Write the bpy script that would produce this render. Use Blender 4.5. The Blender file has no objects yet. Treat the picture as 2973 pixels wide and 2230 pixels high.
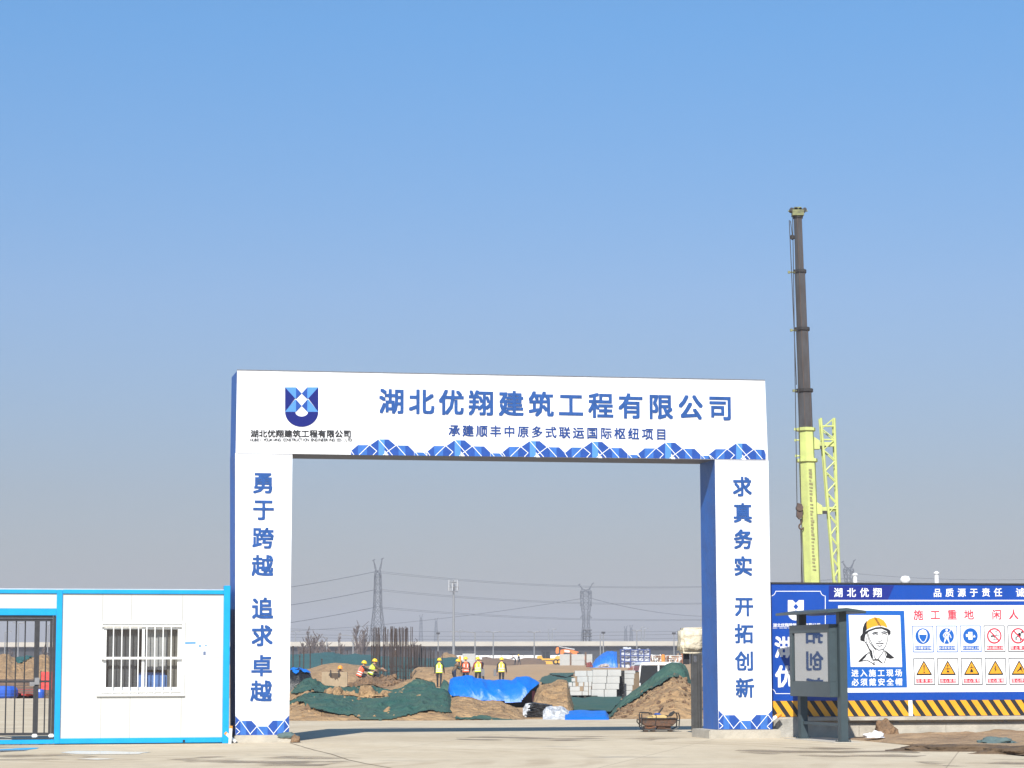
import bpy, bmesh, math, random
from mathutils import Vector, Matrix, noise
R = math.radians
scene = bpy.context.scene
COL = scene.collection

# ------------------------------------------------------------------ camera
EYE = 1.55
FPX = 6989.0                      # focal length in photograph pixels (2973 wide)
PITCH = math.atan((1922 - 1115) / FPX)
ROLL = R(-0.10)
cam_data = bpy.data.cameras.new('camera')
cam = bpy.data.objects.new('camera', cam_data)
COL.objects.link(cam)
cam_data.sensor_fit = 'HORIZONTAL'
cam_data.sensor_width = 36.0
cam_data.lens = FPX / 2973 * 36.0
cam_data.clip_start = 0.5
cam_data.clip_end = 9000
CAMR = Matrix.Rotation(math.pi / 2 + PITCH, 3, 'X') @ Matrix.Rotation(ROLL, 3, 'Z')
cam.matrix_world = Matrix.Translation((0, 0, EYE)) @ CAMR.to_4x4()
scene.camera = cam

# ------------------------------------------------------------------ sky, sun, exposure
SUN_EL, SUN_AZ = R(40), R(-9.0)    # azimuth: measured from straight behind the camera, to the right
to_sun = Vector((math.sin(SUN_AZ) * math.cos(SUN_EL), -math.cos(SUN_AZ) * math.cos(SUN_EL), math.sin(SUN_EL)))
world = bpy.data.worlds.new('World')
scene.world = world
world.use_nodes = True
wn, wl = world.node_tree.nodes, world.node_tree.links
bgn = wn['Background']
skyn = wn.new('ShaderNodeTexSky')
skyn.sky_type = 'NISHITA'
skyn.sun_disc = False
skyn.sun_elevation = SUN_EL
skyn.sun_rotation = math.pi - SUN_AZ
skyn.altitude = 0
skyn.air_density = 1.0
skyn.dust_density = 0.6
skyn.ozone_density = 2.0
hsv = wn.new('ShaderNodeHueSaturation')
hsv.inputs['Saturation'].default_value = 1.0
wl.new(skyn.outputs['Color'], hsv.inputs['Color'])
# colour of the winter sky with height above the horizon (grey violet low down, clear blue higher up)
tcn = wn.new('ShaderNodeTexCoord'); sep = wn.new('ShaderNodeSeparateXYZ'); wl.new(tcn.outputs['Generated'], sep.inputs[0])
rmp = wn.new('ShaderNodeValToRGB'); wl.new(sep.outputs['Z'], rmp.inputs['Fac'])
er = rmp.color_ramp.elements
er[0].position = 0.0; er[0].color = (.37, .34, .40, 1)
er[1].position = 0.36; er[1].color = (.51, .79, .95, 1)
for ps_, c_ in ((.07, (.44, .42, .49)), (.15, (.53, .58, .70)), (.26, (.465, .72, .91))):
    e_ = er.new(ps_); e_.color = (*c_, 1)
mxn = wn.new('ShaderNodeMix'); mxn.data_type = 'RGBA'; mxn.blend_type = 'MULTIPLY'; mxn.inputs[0].default_value = 1.0
wl.new(hsv.outputs['Color'], mxn.inputs[6]); wl.new(rmp.outputs['Color'], mxn.inputs[7])
wl.new(mxn.outputs[2], bgn.inputs['Color'])
bgn.inputs['Strength'].default_value = 0.10
sun_data = bpy.data.lights.new('sun', 'SUN')
sun_data.energy = 4.6
sun_data.angle = R(0.55)
sun_data.color = (1.0, 0.955, 0.88)
sun = bpy.data.objects.new('sun', sun_data)
sun.rotation_euler = to_sun.to_track_quat('Z', 'Y').to_euler()
sun.location = to_sun * 100
COL.objects.link(sun)
vs = scene.view_settings
vs.view_transform = 'Standard'
vs.look = 'None'
vs.exposure = 0.62
vs.gamma = 1.0
scene.cycles.max_bounces = 6
scene.cycles.volume_bounces = 0

# ------------------------------------------------------------------ pixels of the photograph to places
def ray(px, py):
    return (CAMR @ Vector(((px - 1486.5) / FPX, -(py - 1115) / FPX, -1.0))).normalized()
def at(px, py, dist):
    d = ray(px, py)
    return Vector((0, 0, EYE)) + d * (dist / d.y)
def gz(y):                        # height of the bare ground with distance
    if y < 125: return 0.0
    if y < 400: return 1.05 * (y - 125) / 275
    return 1.05
def ground(px, py, z=0.0):
    d = ray(px, py)
    return Vector((0, 0, EYE)) + d * ((z - EYE) / d.z)
def zp(ox, oy, s):
    return lambda x, y: (ox + x / s, oy + y / s)
Z1 = zp(0, 1660, 2.4578); Z2 = zp(640, 1050, 2.572); Z3 = zp(1400, 1050, 2.572); Z4 = zp(820, 1580, 3.0717)
Z5 = zp(1400, 1660, 3.16); Z6 = zp(2000, 1660, 2.91); Z7 = zp(2220, 1660, 2.911); Z8 = zp(2200, 560, 1.4302)
A1 = zp(0, 1690, 3.32); A2 = zp(280, 1790, 5.821); A3 = zp(830, 1840, 6.143); A4 = zp(1120, 1840, 6.143)
A5 = zp(1400, 1840, 6.144); A6 = zp(1630, 1820, 5.144); A7 = zp(2630, 1750, 6.449)
def zl(Z, *pts): return [Z(*p) for p in pts]
def project(p):                   # world point back to photograph pixels
    v = CAMR.transposed() @ (Vector(p) - Vector((0, 0, EYE)))
    return (1486.5 + FPX * v.x / -v.z, 1115 - FPX * v.y / -v.z)

class Frame:                      # a vertical wall plane: local x along it, y into the depth, z up
    def __init__(s, o, ang):
        s.o = Vector(o); s.ang = ang
        s.u = Vector((math.cos(ang), math.sin(ang), 0)); s.w = Vector((-math.sin(ang), math.cos(ang), 0))
    def xz(s, px, py, y=0.0):
        d = ray(px, py); c = Vector((0, 0, EYE))
        t = ((s.o + s.w * y) - c).dot(s.w) / d.dot(s.w)
        p = c + d * t - s.o
        return p.dot(s.u), p.z
    def world(s, x, y, z): return s.o + s.u * x + s.w * y + Vector((0, 0, z))

# ------------------------------------------------------------------ materials
MATS = {}
def mat(name, col, rough=0.6, var=0.0, vscale=3.0, bump=0.0, bscale=20.0, metal=0.0, col2=None, spec=None, detail=5, stretch=None, coat=0.0):
    if name in MATS: return MATS[name]
    m = bpy.data.materials.new(name); m.use_nodes = True
    n, l = m.node_tree.nodes, m.node_tree.links
    b = n['Principled BSDF']
    b.inputs['Base Color'].default_value = (*col, 1)
    b.inputs['Roughness'].default_value = rough
    b.inputs['Metallic'].default_value = metal
    if spec is not None: b.inputs['Specular IOR Level'].default_value = spec
    if coat: b.inputs['Coat Weight'].default_value = coat
    if var or bump:
        tc = n.new('ShaderNodeTexCoord'); vec = tc.outputs['Object']
        if stretch:
            mp = n.new('ShaderNodeMapping'); mp.inputs['Scale'].default_value = stretch
            l.new(vec, mp.inputs['Vector']); vec = mp.outputs['Vector']
    if var:
        t = n.new('ShaderNodeTexNoise'); t.inputs['Scale'].default_value = vscale; t.inputs['Detail'].default_value = detail
        t.inputs['Roughness'].default_value = 0.62
        l.new(vec, t.inputs['Vector'])
        r = n.new('ShaderNodeValToRGB'); r.color_ramp.elements[0].position = 0.32; r.color_ramp.elements[1].position = 0.7
        c2 = col2 or tuple(c * (1 - var) for c in col)
        r.color_ramp.elements[0].color = (*c2, 1); r.color_ramp.elements[1].color = (*col, 1)
        l.new(t.outputs['Fac'], r.inputs['Fac']); l.new(r.outputs['Color'], b.inputs['Base Color'])
    if bump:
        t2 = n.new('ShaderNodeTexNoise'); t2.inputs['Scale'].default_value = bscale; t2.inputs['Detail'].default_value = 6
        l.new(vec, t2.inputs['Vector'])
        bp = n.new('ShaderNodeBump'); bp.inputs['Strength'].default_value = min(1, bump); bp.inputs['Distance'].default_value = 0.6 / bscale * max(1, bump)
        l.new(t2.outputs['Fac'], bp.inputs['Height']); l.new(bp.outputs['Normal'], b.inputs['Normal'])
    MATS[name] = m
    return m

white_fabric = mat('white_fabric', (.78, .79, .81), .6, .04, .7, .12, 2.2)
blue_fabric = mat('blue_fabric', (.022, .115, .42), .5, .12, .8, .15, 1.6)
letter_blue = mat('letter_blue', (.026, .095, .32), .6, .3, 9, spec=.2)
deep_blue = mat('deep_blue', (.006, .013, .15), .6, spec=.2)
mid_blue = mat('mid_blue', (.048, .165, .52), .6, .25, 5, spec=.2)
light_blue = mat('light_blue', (.085, .26, .62), .6, .15, 5, spec=.2)
facet_blue = mat('facet_blue', (.022, .08, .35), .6, .2, 5, spec=.2)
print_white = mat('print_white', (.82, .83, .84), .5)
print_black = mat('print_black', (.012, .012, .014), .5)
print_red = mat('print_red', (.62, .03, .06), .5)
sign_blue = mat('sign_blue', (.004, .10, .42), .45)
concrete = mat('concrete', (.40, .38, .34), .85, .35, 4, .5, 25)
pale_concrete = mat('pale_concrete', (.47, .43, .36), .85, .25, 3, .4, 25)
panel_white = mat('panel_white', (.535, .535, .515), .45, .07, 1.0)
container_blue = mat('container_blue', (.0, .33, .70), .38, .18, 2.0)
dark_steel = mat('dark_steel', (.055, .055, .06), .45, .3, 14, metal=.4)
grey_steel = mat('grey_steel', (.30, .30, .31), .45, .3, 10, metal=.5)
white_paint = mat('white_paint', (.80, .80, .78), .4, .08, 6)
board_paint = mat('board_paint', (.048, .070, .080), .5, .15, 6, spec=.3)
hoard_blue = mat('hoard_blue', (.001, .058, .36), .4, .12, 1.5)
hoard_navy = mat('hoard_navy', (.006, .018, .20), .4)
hazard_yellow = mat('hazard_yellow', (.82, .37, .02), .45, .15, 4)
hazard_black = mat('hazard_black', (.018, .018, .02), .5)
orange_paint = mat('orange_paint', (.85, .30, .03), .45, .2, 5)
soil = mat('soil', (.46, .295, .145), .95, .45, 2.2, 1.8, 5, detail=10, col2=(.22, .135, .07))
soil_dark = mat('soil_dark', (.27, .165, .09), .95, .5, 2.8, 1.8, 5, detail=10, col2=(.12, .075, .045))
soil_wet = mat('soil_wet', (.14, .09, .05), .9, .5, 3, 1.0, 9, detail=8)

# ------------------------------------------------------------------ mesh collecting
class MB:
    def __init__(s): s.v = []; s.f = []; s.m = []
    def face(s, pts, mi=0):
        i = len(s.v); s.v += [tuple(p) for p in pts]; s.f.append(tuple(range(i, i + len(pts)))); s.m.append(mi)
    def quadstrip(s, rings, mi=0, closed=True, cap=True):
        n = len(rings[0]); i0 = len(s.v)
        for r in rings: s.v += [tuple(p) for p in r]
        for k in range(len(rings) - 1):
            for j in range(n if closed else n - 1):
                a = i0 + k * n + j; b = i0 + k * n + (j + 1) % n
                s.f.append((a, b, b + n, a + n)); s.m.append(mi)
        if cap and closed:
            s.f.append(tuple(i0 + j for j in reversed(range(n)))); s.m.append(mi)
            s.f.append(tuple(i0 + (len(rings) - 1) * n + j for j in range(n))); s.m.append(mi)
    def box(s, x0, x1, y0, y1, z0, z1, mi=0, M=None):
        c = [Vector((x, y, z)) for z in (z0, z1) for x, y in ((x0, y0), (x1, y0), (x1, y1), (x0, y1))]
        if M: c = [M @ p for p in c]
        i = len(s.v); s.v += [tuple(p) for p in c]
        for q in ((3, 2, 1, 0), (4, 5, 6, 7), (0, 1, 5, 4), (1, 2, 6, 5), (2, 3, 7, 6), (3, 0, 4, 7)):
            s.f.append(tuple(i + k for k in q)); s.m.append(mi)
    def bar(s, p, q, r, n=6, mi=0, r2=None, twist=0):
        p, q = Vector(p), Vector(q); d = (q - p)
        if d.length < 1e-6: return
        d.normalize()
        a = d.orthogonal().normalized(); b = d.cross(a)
        rr = r if r2 is None else r2
        ring = lambda c, ra: [c + (a * math.cos(2 * math.pi * k / n + twist) + b * math.sin(2 * math.pi * k / n + twist)) * ra for k in range(n)]
        s.quadstrip([ring(p, r), ring(q, rr)], mi)
    def tube(s, pts, r, n=6, mi=0):
        pts = [Vector(p) for p in pts]; rings = []
        ref = None
        for k, p in enumerate(pts):
            d = (pts[min(k + 1, len(pts) - 1)] - pts[max(k - 1, 0)]).normalized()
            if ref is None: ref = d.orthogonal().normalized()
            a = (ref - d * ref.dot(d)).normalized(); b = d.cross(a); ref = a
            ra = r[k] if isinstance(r, (list, tuple)) else r
            rings.append([p + (a * math.cos(2 * math.pi * j / n) + b * math.sin(2 * math.pi * j / n)) * ra for j in range(n)])
        s.quadstrip(rings, mi)
    def lathe(s, prof, n=16, mi=0, M=None):      # prof: (radius, z)
        rings = []
        for r, z in prof:
            rg = [Vector((r * math.cos(2 * math.pi * k / n), r * math.sin(2 * math.pi * k / n), z)) for k in range(n)]
            rings.append([M @ p for p in rg] if M else rg)
        s.quadstrip(rings, mi)
    def prism(s, poly, y0, y1, mi=0, M=None):     # poly of (x, z), extruded along y
        a = [Vector((x, y0, z)) for x, z in poly]; b = [Vector((x, y1, z)) for x, z in poly]
        if M: a = [M @ p for p in a]; b = [M @ p for p in b]
        n = len(poly); i = len(s.v); s.v += [tuple(p) for p in a + b]
        s.f.append(tuple(range(i, i + n))); s.m.append(mi)
        s.f.append(tuple(i + n + k for k in reversed(range(n)))); s.m.append(mi)
        for k in range(n):
            s.f.append((i + k, i + n + k, i + n + (k + 1) % n, i + (k + 1) % n)); s.m.append(mi)
    def build(s, name, mats, parent=None, smooth=False, fix=True, bevel=0):
        me = bpy.data.meshes.new(name)
        me.from_pydata(s.v, [], s.f)
        mats = mats if isinstance(mats, (list, tuple)) else [mats]
        for m in mats: me.materials.append(m)
        for p, k in zip(me.polygons, s.m): p.material_index = k
        if fix or bevel:
            bm = bmesh.new(); bm.from_mesh(me)
            if fix: bmesh.ops.recalc_face_normals(bm, faces=bm.faces)
            if bevel:
                es = [e for e in bm.edges if len(e.link_faces) == 2 and e.calc_face_angle(0) > 0.6]
                bmesh.ops.bevel(bm, geom=es, offset=bevel, segments=2, affect='EDGES', clamp_overlap=True)
            bm.to_mesh(me); bm.free()
        if smooth:
            for p in me.polygons: p.use_smooth = True
        me.update()
        o = bpy.data.objects.new(name, me); COL.objects.link(o)
        if parent: o.parent = parent
        return o
def tag(o, label=None, cat=None, group=None, kind=None):
    if label: o['label'] = label
    if cat: o['category'] = cat
    if group: o['group'] = group
    if kind: o['kind'] = kind
    return o
def thing(name, label, cat, loc=(0, 0, 0), rz=0.0, group=None):
    o = bpy.data.objects.new(name, None); COL.objects.link(o)
    o.location = loc; o.rotation_euler = (0, 0, rz); o.empty_display_size = .3
    return tag(o, label, cat, group)
def copy_tree(o, parent=None):
    c = o.copy(); COL.objects.link(c)
    if parent: c.parent = parent
    for ch in list(o.children): copy_tree(ch, c)
    return c

# ------------------------------------------------------------------ printed art on a wall plane, given in photograph pixels
def art(F, polys, y, mi=0, mb=None):
    mb = mb or MB()
    for poly in polys:
        pts = []
        for px, py in poly:
            x, z = F.xz(px, py); pts.append((x, y, z))
        mb.face(pts, mi)
    return mb
def stroke(F, pts, w, y, mi=0, mb=None, closed=False):
    mb = mb or MB()
    pts = [Vector(p) for p in pts]
    if closed: pts = pts + [pts[0]]
    for a, b in zip(pts[:-1], pts[1:]):
        d = (b - a)
        if d.length < 1e-4: continue
        d.normalize(); nrm = Vector((-d.y, d.x)) * w / 2; e = d * w * .35
        art(F, [[a - nrm - e, b - nrm + e, b + nrm + e, a + nrm - e]], y, mi, mb)
    return mb
def circle(c, rx, ry=None, n=28, a0=0, a1=360):
    ry = ry or rx
    return [(c[0] + rx * math.cos(R(a0 + (a1 - a0) * k / n)), c[1] + ry * math.sin(R(a0 + (a1 - a0) * k / n))) for k in range(n + (0 if a1 - a0 == 360 else 1))]

_gl = {}
def glyph(ch, off=0.0):
    if ch in _gl: return _gl[ch]
    c = bpy.data.curves.new('glyph', 'FONT'); c.body = ch; c.resolution_u = 2
    o = bpy.data.objects.new('glyph', c); scene.collection.objects.link(o)
    dg = bpy.context.evaluated_depsgraph_get(); dg.update()
    me = bpy.data.meshes.new_from_object(o.evaluated_get(dg))
    v = [(p.co.x, p.co.y) for p in me.vertices]; f = [tuple(p.vertices) for p in me.polygons]
    bpy.data.objects.remove(o); bpy.data.meshes.remove(me); bpy.data.curves.remove(c)
    _gl[ch] = (v, f); return _gl[ch]
BOLD, SEMI, REG = .026, .017, .006
for s_, w_ in (('湖北优翔建筑工程有限公司勇于跨越追求卓真务实开拓创新', BOLD), ('承建顺丰中原多式联运国际枢纽项目湖北优翔建筑工程有限公司品质源于责任诚施工重地闲人进入现场必须戴安全帽', SEMI),
               ('必须戴安全帽系带持证上岗禁止酒后攀登注意当心吊物落触电绊倒', REG)):
    for ch_ in s_: glyph(ch_, w_)
_latin = 'HUBEI YOUXIANG CONSTRUCTION ENGINEERING CO.,LTD'
for ch_ in set(_latin) - {' '}: glyph(ch_, SEMI)
def char(F, ch, c, size, y, off, mb, mi=0, wscale=1.0):
    v, f = glyph(ch, off)
    if not v: return
    x0, z0 = F.xz(c[0], c[1]); x1, z1 = F.xz(c[0], c[1] - size)
    s = (z1 - z0)
    cjk = ord(ch) > 0x2000
    if cjk: ox, oz = .5, .38
    else:
        xs = [p[0] for p in v]; ox = (min(xs) + max(xs)) / 2; oz = .36
    shifts = [(0, 0)] if off < .006 else [(-1, -1), (1, -1), (-1, 1), (1, 1), (0, 0)]
    for n_, (sx, sz) in enumerate(shifts):
        i = len(mb.v)
        mb.v += [(x0 + (p[0] + sx * off - ox) * s * wscale, y - .0004 * n_, z0 + (p[1] + sz * off - oz) * s) for p in v]
        for q in f: mb.f.append(tuple(i + k for k in q)); mb.m.append(mi)
def text(F, s, c0, c1, size, y, off, mb=None, mi=0, wscale=1.0):
    mb = mb or MB(); n = len(s)
    for k, ch in enumerate(s):
        if ch == ' ': continue
        t = k / max(1, n - 1)
        char(F, ch, (c0[0] + (c1[0] - c0[0]) * t, c0[1] + (c1[1] - c0[1]) * t), size, y, off, mb, mi, wscale)
    return mb
# ================================================================== ENTRANCE GATE
TH = R(12.0)
G = Frame(ground(676, 2157), TH)
gate = thing('entrance_gate', 'tall white and blue fabric-clad site entrance gate with company name across its beam', 'gate', G.o, TH)
DEP = 1.08
xL0, zb = G.xz(683.5, 2134); xL1, _ = G.xz(839, 2135)
xLt, _ = G.xz(688.5, 1076); xLi, zs = G.xz(849, 1318)
xR0, zrb = G.xz(2086, 2118.7); xR1, _ = G.xz(2242, 2117); xRi, zrs = G.xz(2075.5, 1334)
xRt, zrt = G.xz(2221, 1106); _, zt = G.xz(689, 1076.4)
ZS = zs; ZSR = zrs
def wavy_box(mb, corners_front, dep, nx, nz, amp, seed, mfront=0, mside=1):
    # corners: bl, br, tr, tl as (x, z). Slightly slack cloth on a frame.
    bl, br, tr, tl = [Vector((c[0], c[1])) for c in corners_front]
    def P(u, v, y):
        a = bl.lerp(br, u); b = tl.lerp(tr, u); p = a.lerp(b, v)
        edge = min(1, 8 * min(u, 1 - u, v, 1 - v))
        w = noise.noise(Vector((p.x * .9 + seed, p.y * .9, y))) * amp * edge
        return (p.x, y + (w if y == 0 else -w), p.y)
    def grid(fn, a, b, mi):
        i0 = len(mb.v)
        for j in range(b + 1):
            for i in range(a + 1): mb.v.append(fn(i / a, j / b))
        for j in range(b):
            for i in range(a):
                k = i0 + j * (a + 1) + i; mb.f.append((k, k + 1, k + a + 2, k + a + 1)); mb.m.append(mi)
    def S(side, q, v):
        p = bl.lerp(tl, v) if side == 0 else br.lerp(tr, v)
        e = min(1, 6 * min(q, 1 - q)) * min(1, 10 * min(v, 1 - v))
        w = (.015 + .012 * noise.noise(Vector((q * 3, p.y * .8, seed + side)))) * e
        return (p.x + (w if side == 0 else -w), q * dep, p.y)
    grid(lambda u, v: P(u, v, 0), nx, nz, mfront)
    grid(lambda u, v: P(u, v, dep), nx, nz, mside)
    grid(lambda q, v: S(0, q, v), 6, nz, mside); grid(lambda q, v: S(1, q, v), 6, nz, mside)
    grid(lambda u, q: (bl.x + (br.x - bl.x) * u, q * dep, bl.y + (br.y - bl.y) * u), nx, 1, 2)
    grid(lambda u, q: (tl.x + (tr.x - tl.x) * u, q * dep, tl.y + (tr.y - tl.y) * u), nx, 1, mside)
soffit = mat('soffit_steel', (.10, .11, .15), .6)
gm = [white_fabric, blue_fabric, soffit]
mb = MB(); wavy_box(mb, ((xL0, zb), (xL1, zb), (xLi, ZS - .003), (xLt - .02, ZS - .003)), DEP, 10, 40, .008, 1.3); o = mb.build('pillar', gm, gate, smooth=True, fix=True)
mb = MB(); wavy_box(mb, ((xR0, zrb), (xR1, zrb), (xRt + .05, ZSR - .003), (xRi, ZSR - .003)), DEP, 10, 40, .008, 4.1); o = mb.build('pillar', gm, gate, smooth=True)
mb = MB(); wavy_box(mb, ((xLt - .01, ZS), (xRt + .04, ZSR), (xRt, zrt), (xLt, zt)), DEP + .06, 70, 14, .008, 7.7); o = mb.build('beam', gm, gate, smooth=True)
for o in gate.children:                      # sharp cloth edges
    bm = bmesh.new(); bm.from_mesh(o.data); bmesh.ops.remove_doubles(bm, verts=bm.verts, dist=.0005)
    for e in bm.edges: e.smooth = not (len(e.link_faces) == 2 and e.calc_face_angle(0) > .7)
    bmesh.ops.recalc_face_normals(bm, faces=bm.faces); bm.to_mesh(o.data); bm.free()
mb = MB(); mb.box(xLt + .02, xLi, -.010, -.008, ZS - .012, ZS - .004); mb.box(xRi, xRt, -.010, -.008, ZSR - .012, ZSR - .004); mb.build('cloth_seam', mat('seam_grey', (.55, .56, .60), .7), gate)
# steel tube edges of the frame showing at the top
mb = MB(); mb.bar((xLt, .02, zt + .01), (xRt, .02, zrt + .01), .018, 6); mb.build('top_rail', grey_steel, gate)
YF = -.011
text(G, '湖北优翔建筑工程有限公司', (1137, 1165), (2091, 1184), 76, YF, BOLD).build('lettering', letter_blue, gate)['label'] = 'large blue company name lettering'
text(G, '承建顺丰中原多式联运国际枢纽项目', (1318.5, 1250), (1919.6, 1261), 35, YF, .021).build('lettering', mat('letter_navy', (.018, .055, .22), .6, spec=.2), gate)['label'] = 'smaller dark blue project name line'
mb = text(G, '湖北优翔建筑工程有限公司', (739, 1259), (1008, 1259.5), 22.5, YF, BOLD, wscale=1.08)
mb.build('lettering', print_black, gate)['label'] = 'small black company name under the emblem'
mb = text(G, _latin, (730, 1277), (1018, 1277), 11.5, YF, .02)
mb.build('lettering', print_black, gate)['label'] = 'tiny black english company name'
cl = [(569, 1043), (569, 1101), (568, 1162), (567, 1222), (567, 1314), (566, 1373), (565, 1438), (564, 1493)]
cr = [(1603, 1051), (1604, 1108), (1605, 1165), (1605, 1223), (1607, 1310), (1607, 1369), (1608, 1428), (1609, 1486)]
for s_, cs, sz in (('勇于跨越追求卓越', cl, 64), ('求真务实开拓创新', cr, 59)):
    for h_ in (0, 4):
        mb = MB()
        for ch_, c_ in list(zip(s_, cs))[h_:h_ + 4]: char(G, ch_, (c_[0] * 1.344, c_[1] * 1.344), sz, YF, BOLD, mb)
        mb.build('lettering', letter_blue, gate)['label'] = 'vertical blue slogan characters'
# emblem
def emblem(F, Z, x0, y0, w, h, y, mats, parent, plain=False):
    P = lambda a, b: Z(x0 + a * w, y0 + b * h)
    m = MB(); T = .62; M_ = .33
    if plain:
        out = [P(0, 0), P(.3, 0), P(.5, .15), P(.7, 0), P(1, 0), P(1, T)] + [P(.5 + .5 * math.cos(R(a)), T + .38 * math.sin(R(a))) for a in range(10, 180, 10)] + [P(0, T)]
        art(F, [out], y, 0, m)
        art(F, [[P(.5, .17), P(.66, .32), P(.5, .47), P(.34, .32)], [P(.5, .49), P(.66, .6), P(.62, .7), P(.5, .74), P(.38, .7), P(.34, .6)]], y - .003, 1, m)
        return m.build('emblem', mats, parent)
    art(F, [[P(0, 0), P(.30, .28), P(0, .62)], [P(1, 0), P(1, .62), P(.70, .28)]], y, 1, m)          # dark sides
    art(F, [[P(0, 0), P(.33, 0), P(.33, .28), P(.30, .28)], [P(.67, 0), P(1, 0), P(.70, .28), P(.67, .28)],
            [P(.30, .31), P(.33, .31), P(.33, .62), P(0, .62)], [P(.67, .31), P(.70, .31), P(1, .62), P(.67, .62)]], y, 0, m)   # light
    art(F, [[P(.33, 0), P(.50, .155), P(.33, .30)], [P(.67, 0), P(.67, .30), P(.50, .155)],
            [P(.33, .31), P(.50, .47), P(.33, .62)], [P(.67, .31), P(.67, .62), P(.50, .47)]], y, 2, m)      # facets
    ring = [P(0, .625)] + [P(.5 - .5 * math.cos(R(a)), .62 + .38 * math.sin(R(a))) for a in range(5, 180, 7)] + [P(1, .625)]
    inner = [P(.5 + .19 * math.cos(R(a)), .625 + .115 * math.sin(R(a))) for a in range(0, 181, 15)]
    art(F, [ring + inner], y, 1, m)
    return m.build('emblem', mats, parent)
emblem(G, Z2, 482, 192, 248, 295, YF, [light_blue, deep_blue, facet_blue], gate)
# faceted blue frieze
def frieze(F, units, y, parent, clip=None):
    m = MB()
    for (x0, full, S) in units:
        def Q(a, b): return (x0 + a / 2.572, S(x0 + a / 2.572) + b / 2.572)
        art(F, [[Q(0, 0), Q(0, -30), Q(52, -74), Q(52, 0)], [Q(118, -74), Q(135, -74), Q(190, -30), Q(165, 0), Q(118, 0)]], y, 1, m)
        art(F, [[Q(52, -74), Q(118, -74), Q(118, 0), Q(52, 0)]], y, 0, m)
        art(F, [[Q(140, -72), Q(205, -118), Q(205, 0), Q(170, 0), Q(192, -30)], [Q(250, -118), Q(280, -118), Q(335, -72), Q(280, -5), Q(250, -40)]], y, 1, m)
        art(F, [[Q(205, -118), Q(250, -118), Q(250, 0), Q(205, 0)]], y, 2, m)
        if full != 2:
            art(F, [[Q(280, -3), Q(335, -74), Q(355, -74), Q(355, 0), Q(280, 0)], [Q(405, -74), Q(425, -74), Q(470, -30), Q(470, 0), Q(405, 0)]], y, 1, m)
            art(F, [[Q(355, -74), Q(405, -74), Q(405, 0), Q(355, 0)]], y, 0, m)
        else:
            art(F, [[Q(280, -3), Q(335, -74), Q(355, -74), Q(355, 0), Q(280, 0)], [Q(395, -74), Q(415, -72), Q(426, -40), Q(426, 0), Q(395, 0)]], y, 1, m)
            art(F, [[Q(355, -74), Q(395, -74), Q(395, 0), Q(355, 0)]], y, 0, m)
        if full == 1:
            art(F, [[Q(473, 0), Q(473, -24), Q(563, -24), Q(563, 0)]], y, 0, m)
            stroke(F, [Q(475, -30), Q(500, -2)], 1.6, y - .004, 3, m); stroke(F, [Q(540, -26), Q(566, -2)], 1.6, y - .004, 3, m)
        for a, b in (((135, -74), (62, -2)), ((140, -74), (192, -30)), ((192, -30), (165, -2)), ((205, -118), (308, -2)), ((335, -74), (240, -2)), ((340, -74), (405, -2)) if full != 2 else ((340, -74), (400, -4)), ((2, -28), (20, -2))):
            stroke(F, [Q(*a), Q(*b)], 1.8, y - .004, 3, m)
    return m.build('blue_frieze', [mid_blue, facet_blue, light_blue, print_white], parent)
base = lambda px: 1318.8 + (px - 848) * .0114
frieze(G, [(1019, 1, base), (1240, 1, base), (1458, 0, base), (1639, 1, base), (1851, 1, base), (2057, 2, base)], YF, gate)
def pillar_foot(F, Z, X, y, parent):
    # X maps 0..1 across the pillar face
    m = MB()
    P = lambda a, b: Z(X(a), b)
    T, B = 1030, 1165
    art(F, [[P(0, T), P(.09, 1065), P(.09, B), P(0, B)], [P(.20, 1064), P(.30, 1064), P(.40, 1104), P(.40, B), P(.20, B)],
            [P(.60, B), P(.60, 1104), P(.70, 1062), P(.78, 1062), P(.78, B)], [P(.91, B), P(.91, 1062), P(1, 1025), P(1, B)]], y, 1, m)
    art(F, [[P(.09, 1065), P(.20, 1064), P(.20, B), P(.09, B)], [P(.40, 1104), P(.60, 1104), P(.60, B), P(.40, B)], [P(.78, 1062), P(.91, 1062), P(.91, B), P(.78, B)]], y, 0, m)
    for a, b in (((.10, 1066), (.28, 1160)), ((.40, 1104), (.27, 1160)), ((.40, 1104), (.52, 1160)), ((.60, 1104), (.72, 1160)), ((.91, 1062), (.70, 1160)), ((0, 1100), (.07, 1066)), ((.01, 1115), (.08, 1140)), ((.08, 1140), (.02, 1160)),
                 ((.92, 1062), (1, 1105)), ((1, 1105), (.90, 1145)), ((.90, 1145), (.95, 1162))):
        stroke(F, [P(*a), P(*b)], 1.8, y - .004, 2, m)
    return m.build('blue_frieze', [mid_blue, facet_blue, print_white], parent)
pillar_foot(G, Z1, lambda a: 1680 + a * 382 - 0, YF, gate)
Zr = lambda x, y: (2086 + x * 156, 2117.5 + (y - 1165) / 2.4578)
pillar_foot(G, Zr, lambda a: a, YF, gate)
# concrete plinths under the pillars
for (a, b, top) in ((xL0 - .02, xL1 + .08, zb - .004), (xR0 - .22, xR1 + .16, zrb - .004)):
    mb = MB(); mb.box(a, b, -.10, DEP + .12, -.02, top); mb.build('plinth', pale_concrete, gate, bevel=.02)

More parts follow.
